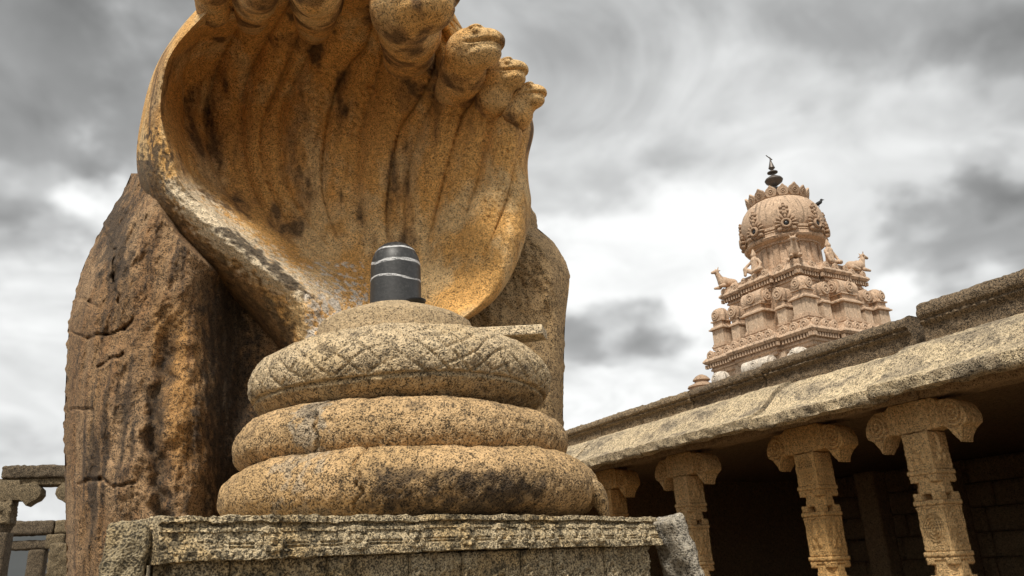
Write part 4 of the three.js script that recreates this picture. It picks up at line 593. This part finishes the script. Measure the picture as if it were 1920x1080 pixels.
  // arched niche ornaments round the dome
  const niche = (() => { const l = [], ringG = new THREE.TorusGeometry(0.24, 0.085, 8, 24).translate(0, 0.34, 0.12), plate = new THREE.CylinderGeometry(0.40, 0.5, 0.14, 20).rotateX(Math.PI / 2).translate(0, 0.34, 0); l.push(ringG, plate);
    for (let k = 0; k < 9; k++) { const a = lerp(-1.75, 1.75, k / 8), g = new THREE.SphereGeometry(1, 8, 6).scale(0.10, 0.20, 0.10).translate(0, 0.50, 0).rotateZ(-a).translate(0, 0.34, 0.06); l.push(g); }
    for (const [x, y, r2] of [[0, 1.05, 0.17], [-0.15, 1.18, 0.12], [0.15, 1.18, 0.12], [0, 1.30, 0.14], [-0.17, 1.46, 0.11], [0.17, 1.46, 0.11], [0, 1.52, 0.13], [0, 1.68, 0.09], [-0.42, 0.0, 0.14], [0.42, 0.0, 0.14]]) l.push(new THREE.SphereGeometry(r2, 9, 7).scale(1, 1, 0.7).translate(x, y, 0.05)); return skinT(join(l)); })();
  const shadeBulge = new THREE.SphereGeometry(0.15, 14, 10).scale(1, 1.15, 0.5);  // solid black bulge, painted shade in place of a real niche opening
  for (let k = 0; k < 6; k++) { const a = Math.PI / 2 * -1 + (k - 2) * Math.PI / 4 + Math.PI / 4, m = part(tower, 'niche_ornament', niche, M.towerDeep); m.position.set(Math.sin(a) * 2.2, 17.72, Math.cos(a) * 2.2); m.rotation.y = a; m.scale.set(0.92, 0.88, 1.25); const h = part(m, 'niche_shade_bulge', shadeBulge, M.blackStone); h.position.set(0, 0.34, 0.10); }
  // bulls on the corners, seated figures between them
  const bull = skinT(bonesGeo([[[0, 0.38, -0.45, 0.30], [0, 0.42, 0.25, 0.31]], [[0, 0.62, 0.22, 0.17], [0, 0.66, 0.05, 0.12]], [[0, 0.55, 0.38, 0.22], [0, 1.02, 0.62, 0.13]], [[0, 1.10, 0.62, 0.14], [0, 1.0, 0.93, 0.085]], [[0.11, 1.2, 0.58, 0.04], [0.17, 1.34, 0.56, 0.02]], [[-0.11, 1.2, 0.58, 0.04], [-0.17, 1.34, 0.56, 0.02]], [[0.12, 1.12, 0.56, 0.04], [0.25, 1.09, 0.52, 0.03]], [[-0.12, 1.12, 0.56, 0.04], [-0.25, 1.09, 0.52, 0.03]], [[0.24, 0.15, 0.35, 0.12], [0.27, 0.08, 0.70, 0.07]], [[-0.24, 0.15, 0.35, 0.12], [-0.27, 0.08, 0.70, 0.07]], [[0.26, 0.2, -0.5, 0.17], [0.32, 0.09, -0.1, 0.08]], [[-0.26, 0.2, -0.5, 0.17], [-0.32, 0.09, -0.1, 0.08]]], V(-0.55, -0.1, -0.95), V(0.55, 1.5, 1.15), 60, 0.06));
  for (const [x, z, a] of [[-2.45, 2.45, -Math.PI / 4], [2.45, 2.45, Math.PI / 2 - 0.2], [-2.45, -2.45, -Math.PI / 2 - 0.2]]) { const m = part(tower, 'bull_figure', bull, M.tower); m.position.set(x, 15.46, z); m.rotation.y = a; m.scale.setScalar(0.92); }
  const seated = skinT(bonesGeo([[[0, 0.2, 0, 0.24], [0, 0.62, 0.0, 0.2]], [[0, 0.62, 0, 0.2], [0, 0.78, 0, 0.22]], [[0, 0.9, 0, 0.09], [0, 1.08, 0.02, 0.15]], [[0, 1.16, 0, 0.13], [0, 1.42, 0, 0.05]], [[0.14, 0.14, 0.1, 0.14], [0.52, 0.16, 0.22, 0.11]], [[0.52, 0.16, 0.22, 0.11], [0.18, 0.07, 0.42, 0.08]], [[-0.14, 0.14, 0.1, 0.14], [-0.50, 0.40, 0.26, 0.11]], [[-0.50, 0.40, 0.26, 0.11], [-0.46, 0.05, 0.36, 0.08]], [[0.25, 0.78, 0, 0.085], [0.44, 0.5, 0.06, 0.07]], [[0.44, 0.5, 0.06, 0.07], [0.42, 0.22, 0.22, 0.06]], [[-0.25, 0.78, 0, 0.085], [-0.42, 0.62, 0.12, 0.07]], [[-0.42, 0.62, 0.12, 0.07], [-0.48, 0.46, 0.3, 0.06]]], V(-0.75, -0.1, -0.4), V(0.75, 1.55, 0.65), 60, 0.05));
  for (const [x, z, a] of [[-2.7, 0, -Math.PI / 2], [0, 2.7, 0]]) { const m = part(tower, 'seated_figure', seated, M.tower); m.position.set(x, 15.47, z); m.rotation.y = a; m.scale.setScalar(1.0); }
  // finial
  const fin = part(tower, 'finial', toCreasedNormals(lathe([[0.42, 20.45], [0.36, 20.62], [0.16, 20.80], [0.10, 20.9], [0.12, 20.96], [0.40, 21.04], [0.42, 21.09], [0.12, 21.2], [0.08, 21.3], [0.2, 21.36], [0.46, 21.55], [0.52, 21.68], [0.46, 21.78], [0.2, 21.95], [0.07, 22.02], [0.07, 22.1], [0.3, 22.17], [0.3, 22.21], [0.06, 22.28], [0.08, 22.36], [0.19, 22.48], [0.15, 22.6], [0.05, 22.95], [0.02, 23.2]], 28), 0.6), M.metal, 'dark metal pot finial');
  part(fin, 'vane', new THREE.CylinderGeometry(0.025, 0.035, 0.5, 8).rotateZ(1.2).translate(-0.2, 23.08, 0.1), M.metal);
  // birds perched on the tower
  const birdGeo = bonesGeo([[[0, 0.14, 0, 0.085], [0, 0.20, 0.12, 0.075]], [[0, 0.22, 0.14, 0.05], [0, 0.30, 0.18, 0.055]], [[0, 0.30, 0.2, 0.03], [0, 0.285, 0.30, 0.008]], [[0, 0.12, -0.05, 0.06], [0, 0.03, -0.28, 0.02]], [[0.07, 0.17, 0.08, 0.04], [0.05, 0.07, -0.18, 0.015]], [[-0.07, 0.17, 0.08, 0.04], [-0.05, 0.07, -0.18, 0.015]]], V(-0.2, -0.05, -0.35), V(0.2, 0.42, 0.35), 44, 0.03);
  const legs = join([-1, 1].map(s => new THREE.CylinderGeometry(0.010, 0.010, 0.12, 6).translate(s * 0.04, 0.04, 0.04)));
  const perch = (label, px, py, Z, turn, sc) => { const p = at(px, py, Z), b = thing('bird', label, 'bird', p.x, p.y, p.z, turn, 'birds on the tower'); b.scale.setScalar(sc); part(b, 'body', birdGeo, M.feather); part(b, 'legs', legs, M.feather); };
  perch('small dark bird perched on the tall ornament at the right of the dome', 1534, 388, 41.4, 1.3, 1.3);
  perch('dark bird on the lotus petals beside the finial', 1466, 361, 41.2, -1.9, 1.2);
}
{ // small roof turret to the left of the tower
  const p = at(1318, 735, 38), t = thing('roof_turret', 'small round plastered turret peeking over the hall roof left of the tower', 'turret', p.x, 0, p.z);
  part(t, 'base', skin(box(1.5, p.y - 0.05, 1.5, 0, (p.y - 0.05) / 2, 0)), M.tower);
  part(t, 'cap', skin(toCreasedNormals(lathe([[0.62, 0], [0.62, 0.25], [0.70, 0.28], [0.66, 0.36], [0.36, 0.48], [0.32, 0.56], [0.42, 0.62], [0.40, 0.68], [0.26, 0.82], [0.10, 0.90], [0.001, 0.92]].map(([r, y]) => [r, y + p.y - 0.06]), 28), 0.6)), M.towerDeep);
}

// ------------------------------------------------------------------ ruined pillars and lintels on the left
{
  const a = at(4, 938, 15.5), rg = thing('ruined_gateway', 'ruined stone gateway pillar with scroll bracket carrying a long lintel, left of the boulder', 'ruin', a.x, 0, a.z, 0.3);
  const H = a.y; // underside of the bracket
  const sh = hewn(0.47, 0.46, 0.47, { r: 0.02, amp: 0.025, step: 0.03, seed: 51, relief: (v, n) => Math.abs(n.y) > 0.6 ? 0 : 0.02 * Math.sin(v.y * 22) * ss(0.2, 0.1, Math.abs(n.z > 0.6 ? v.x : v.z)) }); sh.translate(0, H - 0.46, 0); part(rg, 'shaft_block', skin(sh), M.ruin);
  part(rg, 'neck', skin(toCreasedNormals(new THREE.CylinderGeometry(0.27, 0.22, 0.14, 8).translate(0, H - 0.53, 0), 0.3)), M.ruinDark);
  const s2 = hewn(0.45, H - 0.60, 0.45, { r: 0.02, amp: 0.012, step: 0.05, seed: 52 }); part(rg, 'shaft_block', skin(s2), M.ruinDark);
  const arm = x => { const sp = new THREE.Shape(), pts = [[0, 0], [0.34, 0], [0.40, -0.03], [0.46, -0.10], [0.54, -0.04], [0.62, 0.0], [0.67, 0.08], [0.66, 0.17], [0.58, 0.25], [0.46, 0.27], [0.30, 0.24], [0.28, 0.33]]; sp.moveTo(0, 0); for (const [u, y] of pts) sp.lineTo(u, y); for (const [u, y] of pts.slice().reverse()) sp.lineTo(-u, y); const e = new THREE.ExtrudeGeometry(sp, { depth: 0.38, bevelEnabled: true, bevelSize: 0.02, bevelThickness: 0.02, bevelSegments: 2 }); e.translate(x, H, -0.19); return skin(toCreasedNormals(e, 0.6)); };
  for (const x of [0, 1.62]) part(rg, 'bracket', arm(x), M.ruin);
  const far = hewn(0.46, H, 0.46, { r: 0.02, amp: 0.02, step: 0.06, seed: 58 }); far.translate(1.62, 0, 0); part(rg, 'shaft_block', skin(far), M.ruinDark);
  const l1 = hewn(2.2, 0.14, 0.42, { r: 0.015, amp: 0.012, step: 0.04, seed: 53 }); l1.translate(0.98, H + 0.255, -0.12); part(rg, 'lintel', skin(l1), M.ruin);
  const l2 = hewn(2.4, 0.24, 0.52, { r: 0.03, amp: 0.03, step: 0.04, seed: 54, freq: 4 }); l2.translate(1.15, H + 0.39, -0.10); part(rg, 'coping', skin(l2), M.ruinDark);

  const b = at(85, 1003, 21), rf = thing('ruined_hall', 'low ruined hall of dark posts, beam and carved slabs behind the gateway pillar', 'ruin', b.x, 0, b.z, 0.3);
  const HB = b.y, bm = (n, w, h, d, x, y, z, seed, m, amp = 0.02) => { const g = hewn(w, h, d, { r: 0.03, amp, step: 0.06, seed, freq: 4, relief: amp > 0.03 ? (v, nn) => nn.z > 0.6 ? 0.03 * Math.sign(Math.sin(v.y * 9) * Math.sin(v.x * 7 + 2 * N3(v.x * 2, v.y * 2, 0))) * ss(0, 0.4, ridge(v.x * 2, v.y * 2, 1, 2) - 0.4) : 0 : null }); g.translate(x, y, z); part(rf, n, skin(g), m); };
  bm('beam', 1.35, 0.34, 0.6, -0.45, HB, 0, 61, M.ruinDark); bm('beam', 0.95, 0.34, 0.6, 0.72, HB, 0, 62, M.ruin); bm('post', 0.38, HB - 0.35, 0.4, -0.1, 0, 0, 63, M.ruinDark); bm('bracket', 0.95, 0.22, 0.4, -0.25, HB - 0.35, 0, 64, M.ruinDark); bm('bracket', 0.42, 0.35, 0.36, 0.32, HB - 0.36, 0.25, 65, M.ruin);
  bm('carved_slab', 0.48, HB - 0.25, 0.3, 0.52, 0, 0.55, 66, M.ruin, 0.04); bm('carved_slab', 1.2, HB + 0.36, 0.3, 1.36, 0, 0.8, 67, M.ruin, 0.05); bm('post', 0.4, HB, 0.4, 2.2, 0, 0, 68, M.ruinDark); bm('post', 0.4, HB - 0.02, 0.4, -1.0, 0, 0, 69, M.ruinDark);
}
renderer.render(scene, camera);
